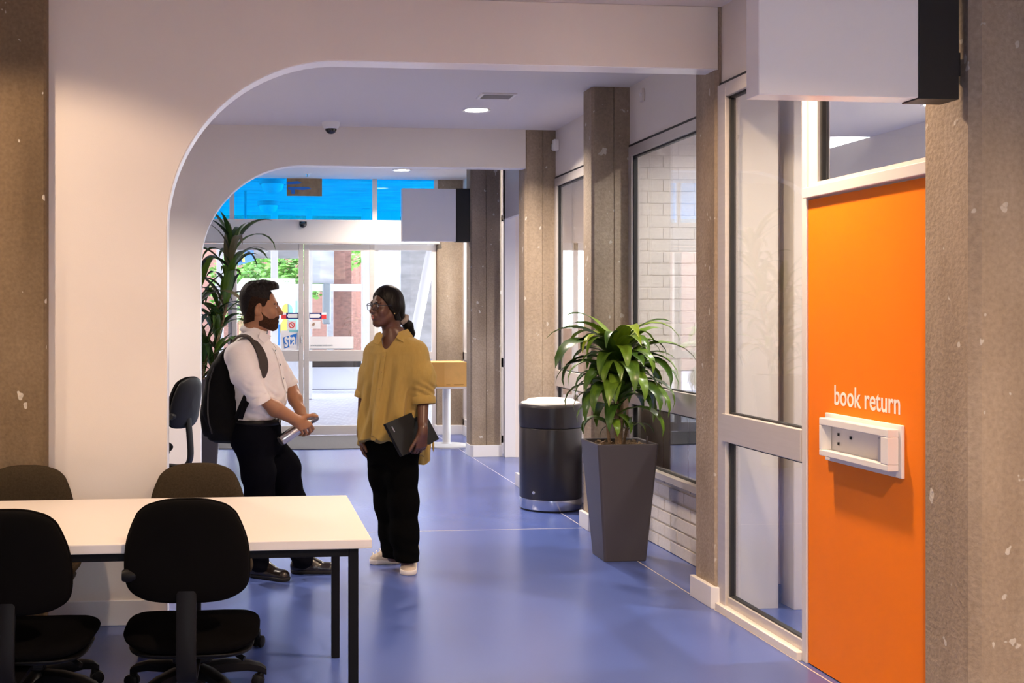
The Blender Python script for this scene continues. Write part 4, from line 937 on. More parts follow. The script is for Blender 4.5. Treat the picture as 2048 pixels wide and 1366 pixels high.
        for a in range(8):
            for ax in range(3):
                if off[a][ax]: continue
                o2 = list(off[a]); o2[ax] = 1; b = off.index(tuple(o2)); va, vb = val[a], val[b]; m = (va < 0) != (vb < 0)
                t = np.where(m, va / np.where(va == vb, 1, va - vb), 0); q = np.tile(np.array(off[a], float), (len(idx), 1)); q[:, ax] += t
                P[m] += q[m]; cnt[m] += 1
        V = lo + s.h * (idx + P / cnt[:, None]); Q = []
        for ax in range(3):
            o1, o2 = [(1, 2), (2, 0), (0, 1)][ax]; A = [slice(None)] * 3; B = [slice(None)] * 3; A[ax] = slice(0, -1); B[ax] = slice(1, None)
            cr = sg[tuple(A)] != sg[tuple(B)]; e = np.argwhere(cr); inside = sg[tuple(A)][cr]
            m = (e[:, o1] > 0) & (e[:, o2] > 0) & (e[:, o1] < act.shape[o1]) & (e[:, o2] < act.shape[o2]); e, inside = e[m], inside[m]
            def g(d1, d2):
                f = e.copy(); f[:, o1] += d1; f[:, o2] += d2; return vid[f[:, 0], f[:, 1], f[:, 2]]
            q = np.stack([g(-1, -1), g(0, -1), g(0, 0), g(-1, 0)], 1); q[~inside] = q[~inside][:, ::-1]; Q.append(q)
        return V, np.concatenate(Q)
def fobj(name, parts, m, parent, local=False, relax=1):
    """parts: list of (V,F); joined into one smooth mesh"""
    V, F_, k = [], [], 0
    for v, f in parts:
        f = np.asarray(f)
        for _ in range(relax):
            acc = np.zeros_like(v); c_ = np.zeros(len(v))
            for a, b in ((0, 1), (1, 2), (2, 3), (3, 0)):
                np.add.at(acc, f[:, a], v[f[:, b]]); np.add.at(c_, f[:, a], 1); np.add.at(acc, f[:, b], v[f[:, a]]); np.add.at(c_, f[:, b], 1)
            v = v * .5 + .5 * acc / np.maximum(c_, 1)[:, None]
        V.append(v); F_.append(f + k); k += len(v)
    V = np.concatenate(V); F_ = np.concatenate(F_)
    if parent is not None and not local: V = V - worigin(parent)
    me = bpy.data.meshes.new(name); me.vertices.add(len(V)); me.vertices.foreach_set('co', V.astype(np.float32).ravel())
    me.loops.add(len(F_) * 4); me.loops.foreach_set('vertex_index', F_.astype(np.int32).ravel()); me.polygons.add(len(F_))
    me.polygons.foreach_set('loop_start', np.arange(0, len(F_) * 4, 4, dtype=np.int32)); me.polygons.foreach_set('use_smooth', np.ones(len(F_), bool))
    me.update(calc_edges=True); me.validate()
    o = bpy.data.objects.new(name, me); C.objects.link(o); me.materials.append(m)
    if parent is not None: o.parent = parent
    return o
def rotz(a): return np.array([[math.cos(a), -math.sin(a), 0], [math.sin(a), math.cos(a), 0], [0, 0, 1]])
def roty(a): return np.array([[math.cos(a), 0, math.sin(a)], [0, 1, 0], [-math.sin(a), 0, math.cos(a)]])
def rotx(a): return np.array([[1, 0, 0], [0, math.cos(a), -math.sin(a)], [0, math.sin(a), math.cos(a)]])
def head_field(kind, h=.0028, ext=0.0):
    """x forward, y left, z up; returns Field with skull, face, ears, neck"""
    F = Field((-.16, -.12, -.26), (.16, .12, .16), h); w = 1.0 if kind == 'm' else .94
    F.ell((-.016, 0, .040), (.098, .074 * w, .094), k=.0)
    F.ell((.030, 0, -.020), (.066, .060 * w, .096), k=.03)
    F.ell((.022, 0, -.060), (.064, .056 * w, .052), k=.03)
    F.cap((-.005, .050 * w, -.052), (.068, .016, -.100), .022, .018, k=.03); F.cap((-.005, -.050 * w, -.052), (.068, -.016, -.100), .022, .018, k=.03)   # jaw
    F.ell((.076, 0, -.102), (.020, .022, .016), k=.02)                                                     # chin
    F.cap((.082, -.034, .030), (.082, .034, .030), .013, k=.02)                                            # brow
    for s in (-1, 1):
        F.ell((.103, .031 * s, .012), (.018, .018, .012), k=.014, op='sub')
        F.ell((.066, .044 * s * w, -.026), (.024, .020, .022), k=.025)                                        # cheek
        F.ell((.080, .031 * s, .010), (.0135, .0155, .0115), k=.006)                                         # lid over the eye
    F.chain([(.090, 0, .022), (.105, 0, .0), (.116, 0, -.020)], [.0075, .0085, .0115], k=.014)               # nose
    F.ell((.119, 0, -.024), (.011, .012, .0095), k=.008)
    for s in (-1, 1): F.ell((.105, .013 * s, -.027), (.011, .0075, .0075), k=.008); F.ell((.112, .007 * s, -.034), (.005, .004, .004), k=.003, op='sub')
    F.ell((.090, 0, -.058), (.016, .028, .022), k=.02)                                                      # mouth mound
    F.cap((.098, -.018, -.052), (.098, .018, -.052), .0065, k=.006); F.cap((.096, -.015, -.068), (.096, .015, -.068), .0075, k=.006)
    if kind == 'm': F.cap((.109, -.014, -.0605), (.109, .014, -.0605), .0085, k=.004, op='sub')
    else: F.cap((.107, -.022, -.060), (.107, .022, -.060), .0022, k=.003, op='sub')
    for s in (-1, 1):
        R = roty(.25) @ rotz(s * -.35)
        F.ell((-.014, .078 * s * w, -.002), (.021, .009, .034), R, k=.008); F.ell((-.012, .088 * s * w, .002), (.011, .008, .019), R, k=.006, op='sub')
        F.ell((-.006, .080 * s * w, -.028), (.010, .007, .010), k=.008)
    nr = .060 if kind == 'm' else .049
    F.cap((-.030, 0, -.04), (-.050, 0, -.24), nr, nr * 1.08, k=.035)
    return F
def field_shell(F, off, region):
    """copy of a field grown by off and cut to region(x,y,z)->signed value (<0 keep)"""
    G = Field.__new__(Field); G.lo, G.h, G.n, G.ax = F.lo, F.h, F.n, F.ax; X = (F.ax[0][:, None, None], F.ax[1][None, :, None], F.ax[2][None, None, :])
    G.d = np.maximum(F.d - off, region(*X)).astype(np.float32); return G
def xf(VF, R, t, sc=1.0): return (VF[0] * sc) @ R.T + np.array(t), VF[1]
def hand(F, W, d, n, t, curl=((.5, .7, .5),) * 4, thumb=(.5, .4), sc=1.0, spread=.06, thumb_dir=None):
    """W wrist, d toward fingers, n palm normal (fingers curl towards n), t towards the thumb"""
    d, n, t = (np.array(v, float) / np.linalg.norm(v) for v in (d, n, t)); W = np.array(W, float)
    offs = (.030, .010, -.011, -.030); lens = (.072, .080, .074, .058); mets = (.088, .090, .085, .078)
    F.cap(W - d * .02, W + d * .03, .024 * sc, .026 * sc, k=.02, n=n, flat=.72)
    for i in range(4):
        kn = W + (d * mets[i] + t * offs[i]) * sc
        F.cap(W + d * .015 * sc + t * offs[i] * .6 * sc, kn, .0145 * sc, .0118 * sc, k=.014)
        dd = d + t * spread * (1.5 - i) ; dd /= np.linalg.norm(dd); p = kn; a = 0.0
        for j, fr in enumerate((.46, .30, .24)):
            a += curl[i][j]; v = math.cos(a) * dd + math.sin(a) * n; q = p + v * lens[i] * fr * sc * 1.05
            F.cap(p, q, (.0100, .0090, .0082)[j] * sc, (.0090, .0082, .0072)[j] * sc, k=.0035); p = q
    b = W + (d * .022 + t * .020 + n * .004) * sc; td = (d * .62 + t * .72 + n * .25) if thumb_dir is None else np.array(thumb_dir, float); td /= np.linalg.norm(td)
    p = b + td * .045 * sc; F.cap(b, p, .0155 * sc, .0125 * sc, k=.014); a = 0
    for j, L_ in enumerate((.033, .027)):
        a += thumb[j]; v = math.cos(a) * td + math.sin(a) * (d * .75 - t * .5 + n * .35); v /= np.linalg.norm(v); q = p + v * L_ * sc; F.cap(p, q, .0115 * sc, .0092 * sc, k=.004); p = q
def shoe(F, heel, toe, L_=None, w=.045, hgt=.07, sole=.022):
    pass
SK1 = mat('skin_tan', (.36, .165, .080), .48, sub=.08, noise=(14, .06, (1, 1, 1)))
SK2 = mat('skin_deep_brown', (.092, .036, .020), .40, sub=.04, noise=(14, .06, (1, 1, 1)))
HAIR1 = mat('dark_brown_hair', (.009, .0055, .0035), .55, spec=.25, noise=(40, .6, (1, 6, 6)), bump=(120, .7, (.4, 3, 1)))
FADE = mat('short_cropped_hair', (.030, .015, .009), .8, spec=.1, noise=(160, .4, (1, 1, 1)), bump=(300, .4, (1, 1, 1)))
BEARD = mat('short_beard', (.062, .027, .014), .8, spec=.1, noise=(140, .5, (1, 1, 1)), bump=(300, .5, (1, 1, 1)))
HAIR2 = mat('sleek_black_hair', (.0045, .003, .0026), .45, spec=.16, bump=(90, .25, (1, 1, .15)))
SHIRT1 = mat('white_cotton', (.82, .775, .76), .75, bump=(14, .35, (1, 1, 1.8)), sheen=.1)
TROU1 = mat('navy_black_trousers', (.0032, .0034, .006), .9, bump=(10, .3, (1, 1, .5)), spec=.03)
SHOE1 = mat('black_leather', (.014, .010, .009), .22, bump=(40, .25, (1, 1, 1)))
SHOESOLE = mat('black_rubber', (.010, .008, .007), .6)
SHIRT2 = mat('mustard_linen', (.36, .242, .070), .85, spec=.1, bump=(26, .42, (1, 1, .35)), sheen=.1, noise=(60, .05, (1, 1, .3)))
TROU2 = mat('black_trousers', (.0025, .0025, .0025), .95, bump=(10, .25, (1, 1, .5)), spec=.03)
SNEAK = mat('cream_sneaker', (.66, .55, .42), .7, bump=(120, .3, (1, 1, 1)))
SNSOLE = mat('pale_sole', (.78, .72, .66), .6)
PACK = mat('black_nylon', (.004, .0035, .0035), .75, spec=.12, bump=(200, .25, (1, 1, 1)))
STRAP = mat('grey_brown_strap', (.055, .043, .036), .8, bump=(250, .3, (1, 1, 1)))
STEEL = mat('bottle_steel', (.58, .56, .57), .25, 1.0)
EYEW = mat('eye_white', (.7, .66, .62), .2); IRIS = mat('dark_iris', (.012, .007, .004), .1); LIP1 = mat('lip_tan', (.30, .10, .07), .45); LIP2 = mat('lip_brown', (.30, .10, .08), .4); MOUTHD = mat('mouth_dark', (.02, .006, .005), .6)
# ================================================================== THE MAN
def ribbon(name, P, W, width, thick, m, parent, **k):
    """strap along points P with width direction W (vector or list)"""
    V, F_ = [], []; n = len(P)
    for i, p in enumerate(P):
        d = np.array(P[min(i + 1, n - 1)]) - np.array(P[max(i - 1, 0)]); d /= np.linalg.norm(d); w_ = np.array(W[i] if hasattr(W[0], '__len__') else W, float); w_ = w_ - d * (w_ @ d); w_ /= np.linalg.norm(w_); t_ = np.cross(d, w_)
        wd = width[i] if hasattr(width, '__len__') else width
        for a, b in ((-1, -1), (1, -1), (1, 1), (-1, 1)): V.append(np.array(p) + w_ * a * wd / 2 + t_ * b * thick / 2)
    for i in range(n - 1):
        for j in range(4): F_.append((i * 4 + j, i * 4 + (j + 1) % 4, i * 4 + 4 + (j + 1) % 4, i * 4 + 4 + j))
    F_ += [(3, 2, 1, 0), tuple((n - 1) * 4 + j for j in range(4))]
    return obj(name, V, F_, m, parent, bevel=min(thick * .3, .003), **k)
def make_shoe(par, heel, toe, mu, ms, w=.046, hh=.075, lace=None, sole=.022, ankle=True):
    heel, toe = np.array(heel, float), np.array(toe, float); heel[2] = toe[2] = 0; d = toe - heel; L_ = np.linalg.norm(d); d /= L_; q = np.array((-d[1], d[0], 0)); z = np.array((0, 0, 1.))
    lo = np.minimum(heel, toe) - .09; hi = np.maximum(heel, toe) + .09; lo[2] = -.03; hi[2] = .17
    a, b = heel + d * .04, toe - d * .042
    F = Field(lo, hi, .003)
    F.cap(a + z * .045, a + d * .04 + z * .05, w * .86, w * .84, k=.02); F.cap(a + z * .04, (a + b) / 2 + z * .036, w * .88, w * .82, k=.02)
    F.cap((a + b) / 2 + z * .034, b + z * .028, w * .86, w * .88, k=.02, n=z, flat=.9)
    F.cap(a + d * .035 + z * .095, (a + b) / 2 + d * .02 + z * .052, w * .72, w * .62, k=.02)
    if ankle: F.cap(a + d * .012 + z * .07, a + d * .01 + z * .105, w * .85, w * .80, k=.015)
    F.plane((0, 0, sole * .8), (0, 0, -1)); up = fobj('shoe_upper', [F.mesh()], mu, par)
    G = Field(lo, hi, .003)
    G.cap(a + z * .02, (a + b) / 2 + z * .02, w * .93, w * .86, k=.01); G.cap((a + b) / 2 + z * .02, b + z * .02, w * .86, w * .97, k=.01)
    G.plane((0, 0, 0), (0, 0, -1)); G.plane((0, 0, sole), (0, 0, 1)); fobj('shoe_sole', [G.mesh()], ms, par, relax=0)
    if lace:
        for i in range(4):
            c = a + d * (.075 + .022 * i) + z * (.101 - .012 * i)
            tube('lace', [c - q * .022 - z * .006, c + z * .003, c + q * .022 - z * .006], .0028, lace, up if False else par, n=6)
MY = 6.97
def PM(px, py, dy=0.0): return onY(px, py, MY + dy)
mroot = PM(520, 900); man = empty('person', (mroot[0], MY, 0), 'man in white shirt and dark trousers with backpack, talking to the woman', 'person')
yw = -.35; fw = np.array((math.cos(yw), math.sin(yw), 0)); lf = np.array((-fw[1], fw[0], 0))
def keysM(L_, rvs): 
    out = []
    for (py, pc_, half), rv in zip(L_, rvs):
        p = PM(pc_, py); ru = math.sqrt(max(half * half - (rv * math.sin(yw)) ** 2, .003)) / math.cos(yw); out.append((p[2], p[0], p[1], ru, rv, yw))
    return sorted(out)
tors = [(838, 514, .120), (826, 516, .138), (800, 520, .158), (780, 520, .160), (752, 516, .152), (725, 512, .148), (705, 508, .140), (692, 506, .122), (680, 506, .098), (668, 507, .076), (655, 508, .062)]
rvs = [.160, .168, .178, .182, .192, .200, .198, .180, .135, .088, .062]
KT = keysM(tors, rvs)
shR, mdR, elR = PM(477, 712, -.165), PM(490, 748, -.20), PM(520, 803, -.205); shL, elL = PM(538, 712, .155), PM(580, 772, .175)
wrR, wrL = PM(588, 838, -.115), PM(602, 826, .035)
# skin: coarse body under the clothes
B = Field((mroot[0] - .32, MY - .36, .04), (mroot[0] + .42, MY + .34, 1.42), .007)
B.loft([(k_[0], k_[1], k_[2], k_[3] * .86, k_[4] * .86, k_[5]) for k_ in KT[:-1]], k=.01)
hipR, hipL = PM(503, 880, -.085), PM(528, 880, .085); knR, knL = PM(520, 1005, -.09), PM(580, 1003, .085); anR, anL = PM(517, 1122, -.06), PM(603, 1112, .045)
for a, b, c in ((hipR, knR, anR), (hipL, knL, anL)): B.chain([a, b, c], [.075, .055, .035], k=.03)
for a, b in ((shR, elR), (shL, elL)): B.cap(a, a * .2 + b * .8, .05, .043, k=.02)
ff, tt = onZ(505, 1156), onZ(574, 1166)
for q_ in (anR, anL): tube('sock', [q_ + np.array((0, 0, .04)), q_ - np.array((-.004, 0, .045))], .047, TROU1, man, n=20)
parts = [B.mesh()]
# forearms and hands, finer
A = Field(np.minimum(elR, wrR) - .12, np.array((PM(640, 830)[0] + .06, MY + .26, PM(600, 740)[2])), .0032)
A.chain([elR * .84 + wrR * .16 + np.array((0, 0, .018)), elR * .55 + wrR * .45 + np.array((0, 0, .004)), wrR], [.034, .045, .031], k=.015); A.chain([elL, elL * .5 + wrL * .5, wrL], [.044, .040, .028], k=.02)
bt0, bt1 = PM(561, 882, -.12), PM(633, 832, -.03); bax = (bt1 - bt0) / np.linalg.norm(bt1 - bt0); BR = .0315
hand(A, wrR, (.78, .30, -.55), (-.20, .75, -.62), bax, curl=((.75, .8, .5), (.8, .85, .5), (.85, .85, .5), (.9, .9, .55)), thumb=(.35, .3), sc=1.03, thumb_dir=(.75, .1, .35))
hand(A, wrL, (-.05, -.45, -.89), (-.45, -.75, .10), (.75, -.15, .1), curl=((.55, .9, .6), (.6, .9, .6), (.65, .9, .6), (.7, .9, .6)), thumb=(.4, .3), sc=1.0)
parts.append(A.mesh())
HM = head_field('m'); Rm = rotz(-.02) @ roty(.02); hc = PM(521.5, 617.5, -.01); HS = 1.0
parts.append(xf(HM.mesh(), Rm, hc, HS))
fobj('body', parts, SK1, man)
# hair, beard, brows, eyes
def hobj(name, F, m, par, R, c, s=1.0, relax=1): return fobj(name, [xf(F.mesh(), R, c, s)], m, par, relax=relax)
H = Field((-.17, -.12, -.12), (.16, .12, .20), .003)
H.ell((-.016, 0, .070), (.110, .077, .088), k=0); H.ell((-.052, 0, .022), (.068, .067, .092), k=.02)
H.cap((.058, -.030, .122), (.058, .030, .122), .038, k=.03); H.cap((.01, -.032, .128), (.01, .032, .128), .034, k=.03); H.cap((-.05, -.03, .112), (-.05, .03, .112), .040, k=.03); H.ell((.078, 0, .128), (.020, .044, .022), k=.02)
H.func(lambda d, x, y, z: d + .0022 * np.sin(x * 190 + y * 40 + 3 * np.sin(y * 90)) * np.clip((z - .08) * 20, 0, 1))
H.func(lambda d, x, y, z: np.maximum(d, np.minimum(x - .050 + (z - .10) * .0, .106 - z + (x - .05) * .2)))      # clear the forehead
H.func(lambda d, x, y, z: np.maximum(d, np.minimum(.058 - z - .010 * np.sin(x * 45) + np.maximum(0, -x - .055) * -3.2, .5)))             # clear the sides
hobj('hair', H, HAIR1, man, Rm, hc)
fade = field_shell(HM, .0045, lambda x, y, z: np.maximum.reduce(np.broadcast_arrays(x - .026 - .45 * (z - .02), np.abs(y) - .0765, z - .10, np.where(x > -.032, .012 - z + .0 * y, -.088 - z + np.maximum(0, x + .09) * .35), -x - .14)))
hobj('hair_fade', fade, FADE, man, Rm, hc)
bd = field_shell(HM, .0022, lambda x, y, z: np.maximum.reduce(np.broadcast_arrays(z - np.interp(x, [-.012, .0, .02, .05, .075, .094, .13], [.015, -.012, -.036, -.056, -.055, -.042, -.039]), -.010 - x + np.maximum(0, -.02 - z) * .0, -z - .100 - .42 * x, np.abs(y) - .0725)))
bd.ell((.110, 0, -.060), (.026, .022, .015), k=.002, op='sub'); bd.ell((.116, 0, -.024), (.016, .02, .016), k=.002, op='sub')
hobj('beard', bd, BEARD, man, Rm, hc)
def small(name, fn, m, par, R, c, s=1.0, lo=(.04, -.07, -.1), hi=(.14, .07, .06), h=.0022):
    F = Field(lo, hi, h); fn(F); return hobj(name, F, m, par, R, c, s)
for s in (-1, 1):
    small('eyebrow', lambda F: F.chain([(.0955, .014 * s, .0285), (.0915, .034 * s, .0335), (.078, .050 * s, .0285)], [.0048, .0055, .0035], k=.004), HAIR1, man, Rm, hc)
    e = small('eye', lambda F: F.ell((.0865, .031 * s, .0095), (.0085, .0135, .0058), k=0), EYEW, man, Rm, hc)
    small('iris', lambda F: F.ell((.0915, .031 * s, .0095), (.0048, .0062, .0055), k=0), IRIS, e, Rm, hc)
small('lips', lambda F: (F.cap((.099, -.015, -.0525), (.099, .015, -.0525), .0062, k=.003), F.cap((.0975, -.013, -.0675), (.0975, .013, -.0675), .0068, k=.003)), LIP1, man, Rm, hc)
# shirt
def foldM(phi, z):
    return .0035 * np.sin(5 * phi + 26 * z) * np.clip((1.22 - z) * 5, 0, 1) + .004 * np.sin(3 * phi - 44 * z + 1.0) * np.clip((1.10 - z) * 8, 0, 1)
Sh = Field((mroot[0] - .34, MY - .36, .88), (mroot[0] + .34, MY + .30, 1.50), .004)
Sh.loft(KT, k=.0, fold=foldM)
Sl = Field((mroot[0] - .34, MY - .36, .88), (mroot[0] + .34, MY + .30, 1.50), .004); ud = (elR - mdR) / np.linalg.norm(elR - mdR)
Sl.chain([shR, mdR, elR], [.074, .078, .056], k=.035); Sl.cap(PM(500, 694, -.10), shR, .058, .070, k=.04)
Sl.chain([shL, elL], [.072, .054], k=.035); Sl.cap(PM(515, 694, .08), shL, .055, .068, k=.04)
for e_, u_ in ((elR, ud), (elL, (elL - shL) / np.linalg.norm(elL - shL))):      # open sleeve ends
    Sl.func(lambda d, x, y, z: np.where((x - e_[0]) ** 2 + (y - e_[1]) ** 2 + (z - e_[2]) ** 2 < .12 ** 2, np.maximum(d, (x - e_[0]) * u_[0] + (y - e_[1]) * u_[1] + (z - e_[2]) * u_[2] - .008), d))
Sh._put((slice(None),) * 3, Sl.d, .035, 'add')
def wr(d, x, y, z):
    near = np.clip((MY - .08 - y) * 14, 0, 1)
    return d + .0022 * np.sin((x * .5 + z) * 150 + 2 * np.sin(x * 40)) * near * np.clip((1.20 - z) * 8, 0, 1) + .002 * np.sin((x - z * .6) * 95 + 1.7 * np.sin(z * 33)) * np.clip((1.33 - z) * 5, 0, 1)
Sh.func(wr)
nk = PM(508, 640); Sh.cap(PM(508, 655), PM(512, 625), .062, .066, k=.004, op='sub')
shirt = fobj('shirt', [Sh.mesh()], SHIRT1, man)
def cuff(c, u, r, L_, m, par, nm='rolled_cuff'):
    s_, v_, d_ = frame_of(u); lathe(nm, [(r * .86, L_ * .5), (r * .98, L_ * .48), (r * 1.03, L_ * .3), (r * 1.02, -L_ * .3), (r * .95, -L_ * .5), (r * .80, -L_ * .5), (r * .80, L_ * .45), (r * .86, L_ * .5)], m, par, c, n=28, axis=np.array((s_, v_, d_)).T)
cuff(elR - ud * .006, ud, .0605, .046, SHIRT1, man); ul = (elL - shL) / np.linalg.norm(elL - shL); cuff(elL - ul * .012, ul, .056, .036, SHIRT1, man)
# collar
Rc = rotz(yw) @ roty(.42); cc = PM(511, 661, -.0)
prof = [(.086, -.030), (.082, -.008), (.072, .022), (.068, .026), (.064, .022), (.067, -.03)]
n = 36; V, F_ = [], []
for i in range(n + 1):
    a = .16 + (2 * math.pi - .32) * i / n
    for r, z in prof: V.append(Rc @ np.array((r * 1.03 * math.cos(a), r * .98 * math.sin(a), z - (.012 * math.cos(a) ** 8 if math.cos(a) > 0 and r > .07 else 0))) + cc)
k = len(prof)
for i in range(n):
    for j in range(k): F_.append((i * k + j, (i + 1) * k + j, (i + 1) * k + (j + 1) % k, i * k + (j + 1) % k))
F_ += [tuple(range(k)), tuple(n * k + j for j in range(k - 1, -1, -1))]
obj('collar', V, F_, SHIRT1, man, smooth=True)
for s, dyy in ((-1, -.05),):
    slab2('collar_point', [PM(520, 664, -.090), PM(543, 672, -.066), PM(529, 687, -.098), PM(517, 676, -.105)], (.3, -1, .2), .004, SHIRT1, man)
def surf_u(z, off=.003, ang=0.0):
    K = np.array(KT); cx_, cy_, ru_, rv_ = (np.interp(z, K[:, 0], K[:, j]) for j in (1, 2, 3, 4)); return np.array((cx_, cy_, z)) + fw * (ru_ * math.cos(ang) + off) + lf * rv_ * math.sin(ang)
ribbon('placket', [surf_u(z, .0025) for z in np.linspace(.935, 1.345, 16)], lf, .030, .004, SHIRT1, man)
for z in (1.33, 1.25, 1.17, 1.09, 1.01):
    lathe('button', [(.0, .003), (.005, .003), (.006, 0)], M['greyp'], man, surf_u(z, .005), n=12, axis=np.array((lf, (0, 0, 1), fw)).T)
# trousers, belt, shoes
T = Field((mroot[0] - .30, MY - .30, .05), (mroot[0] + .40, MY + .28, .96), .0045)
hp = keysM([(834, 515, .130), (850, 513, .143), (872, 511, .150), (890, 513, .148), (908, 518, .12)], [.170, .180, .188, .180, .150]); T.loft(hp, k=.03)
T.chain([hipR, PM(517, 945, -.09), knR, PM(519, 1065, -.075), anR + np.array((.004, 0, -.012))], [.098, .094, .082, .066, .056], k=.04)
T.chain([hipL, PM(566, 935, .085), knL, PM(596, 1060, .065), anL + np.array((.004, 0, -.012))], [.097, .098, .088, .076, .066], k=.04)
T.func(lambda d, x, y, z: d + .003 * np.sin(z * 95 + x * 35 + y * 20) * np.clip((.30 - z) * 6, 0, 1) + .002 * np.sin(z * 60 - x * 80) * np.clip((.8 - z) * 4, 0, 1))
T.plane((0, 0, .925), (0, 0, 1)); fobj('trousers', [T.mesh()], TROU1, man)
K0 = hp[-1]
V = []; n = 40
for z, o in ((.905, .004), (.905, .009), (.938, .009), (.938, .004)):
    for i in range(n):
        a = 2 * math.pi * i / n; V.append(np.array((K0[1], K0[2], z)) + fw * (K0[3] + o) * math.cos(a) + lf * (K0[4] + o) * math.sin(a))
F_ = [(j * n + i, j * n + (i + 1) % n, ((j + 1) % 4) * n + (i + 1) % n, ((j + 1) % 4) * n + i) for j in range(4) for i in range(n)]
belt = obj('belt', V, F_, M['bplast'], man, smooth=True)
bc = np.array((K0[1], K0[2], .9215)) + fw * (K0[3] + .010); lathe('buckle', [(.010, 0), (.021, 0), (.021, .004), (.010, .004), (.010, 0)], M['chrome'], man, bc, n=4, axis=np.array((lf, (0, 0, 1), fw)).T, smooth=False)
make_shoe(man, onZ(501, 1152), onZ(577, 1163), SHOE1, SHOESOLE, .047, lace=SHOE1); make_shoe(man, onZ(582, 1146), onZ(673, 1146), SHOE1, SHOESOLE, .047, lace=SHOE1)
# backpack
bk = empty('backpack', (PM(450, 880)[0], MY - .02, .80), 'black backpack worn on the man\'s back', 'backpack')
def bkey(L_):
    o = []
    for py, x0, x1, rv in L_:
        p = PM((x0 + x1) / 2, py, .02); o.append((p[2], p[0] , p[1], (x1 - x0) / 2 * .00292 / math.cos(yw), rv, yw))
    return sorted(o)
Bk = Field((PM(400, 0)[0], MY - .30, .78), (PM(510, 0)[0], MY + .30, 1.40), .005)
Bk.loft(bkey([(884, 436, 480, .08), (878, 424, 488, .115), (862, 417, 492, .13), (825, 411, 490, .14), (790, 412, 484, .145), (755, 420, 478, .14), (725, 433, 474, .125), (705, 446, 472, .10), (694, 456, 470, .06)]), k=0, ex=2.7, fold=lambda p, z: .004 * np.sin(4 * p + 30 * z))
pk = fobj('bag', [Bk.mesh()], PACK, bk, relax=3)
Bp = Field((PM(395, 0)[0], MY - .30, .78), (PM(500, 0)[0], MY + .30, 1.20), .005)
Bp.loft(bkey([(872, 412, 470, .08), (860, 409, 470, .10), (830, 406, 470, .11), (808, 408, 470, .105), (798, 418, 470, .08)]), k=0, ex=3)
fobj('front_pocket', [Bp.mesh()], PACK, bk, relax=3)
for side in (-1, 1):
    if side < 0: P = [PM(464, 712, -.12), PM(462, 694, -.12), PM(470, 678, -.118), PM(484, 671, -.118), PM(500, 676, -.130), PM(514, 692, -.165), PM(524, 712, -.180), PM(528, 733, -.190), PM(523, 752, -.188), PM(508, 772, -.165), PM(490, 788, -.15)]
    else: P = [PM(478, 700, .10), PM(492, 672, .10), PM(520, 674, .10), PM(543, 688, .09), PM(556, 712, .075), PM(562, 745, .08), PM(556, 780, .12), PM(520, 815, .18)]
    P = curve_pts(P, 5); W_ = []
    for i_, p in enumerate(P):
        t_ = max(0, min(1, (i_ / (len(P) - 1) - .36) / .25)); W_.append(np.array((.1, 1.0, .15)) * (1 - t_) + np.array((.95, .40, .30)) * t_ if side < 0 else (.05, 1.0, -.1))
    ribbon('shoulder_strap', P, W_, .052, .012, STRAP, bk)
for a, b, c in (((472, 838, -.155), (481, 815, -.205), (493, 788, -.225)), ((481, 838, -.17), (489, 815, -.212), (500, 795, -.215))):
    ribbon('lower_strap', curve_pts([PM(*a), PM(*b), PM(*c)], 4), (.9, -.2, .3), .026, .005, PACK, bk)
lp = PM(468, 690, -.0); tube('grab_handle', curve_pts([PM(462, 698, -.05), PM(463, 682, -.03), PM(463, 682, .03), PM(463, 698, .05)], 5), .008, PACK, bk, n=8)
ribbon('zip', curve_pts([PM(428, 735, -.10), PM(418, 770, -.135), PM(416, 830, -.145), PM(424, 868, -.125)], 5), (1, -.2, 0), .008, .006, M['gasket'], bk)
# bottle
bo = empty('steel_bottle', tuple(bt0), 'slim brushed steel drink bottle held in the man\'s hands', 'bottle')
s_, u_, d_ = frame_of(bax); AX = np.array((s_, u_, d_)).T; BL = np.linalg.norm(bt1 - bt0)
lathe('flask', [(BR * .85, 0), (BR, .006), (BR, BL * .72), (BR * .97, BL * .76), (BR * .74, BL * .84), (BR * .72, BL * .86)], STEEL, bo, bt0, n=32, axis=AX)
lathe('cap', [(BR * .80, BL * .86), (BR * .82, BL * .87), (BR * .82, BL * .97), (BR * .74, BL)], mat('cap_grey', (.30, .29, .30), .35, .6), bo, bt0, n=32, axis=AX)
lathe('base_ring', [(BR * .8, -.004), (BR * .88, -.003), (BR * .88, .001)], mat('bottle_base', (.20, .18, .18), .4, .5), bo, bt0, n=32, axis=AX)
# ================================================================== THE WOMAN
WY = 7.13
def PW(px, py, dy=0.0): return onY(px, py, WY + dy)
wroot = PW(795, 900); wom = empty('person', (wroot[0], WY, 0), 'woman in mustard linen shirt and glasses holding a closed laptop', 'person')
yv = math.atan2(-.75, -.66); fwv = np.array((math.cos(yv), math.sin(yv), 0)); lfv = np.array((-fwv[1], fwv[0], 0))
def keysW(L_):
    out = []
    for py, pc_, half, ru in L_:
        p = PW(pc_, py); rv = math.sqrt(max(half * half - (ru * math.cos(yv)) ** 2, .002)) / abs(math.sin(yv)); out.append((p[2], p[0], p[1], ru, rv, yv))
    return sorted(out)
KW = keysW([(945, 782, .182, .170), (890, 780, .180, .165), (850, 781, .174, .155), (800, 784, .168, .140), (760, 787, .166, .128), (725, 789, .166, .120), (705, 790, .164, .112), (692, 790, .145, .098), (682, 790, .118, .082), (672, 790, .085, .068), (662, 789, .062, .058)])
wshR, wcuR = PW(752, 706, .11), PW(729, 792, .11); wshL, wcuL = PW(830, 706, -.09), PW(846, 803, -.135)
wwR, wwL = PW(722, 870, .08), PW(845, 866, -.235)
B = Field((wroot[0] - .34, WY - .34, .05), (wroot[0] + .34, WY + .32, 1.46), .007)
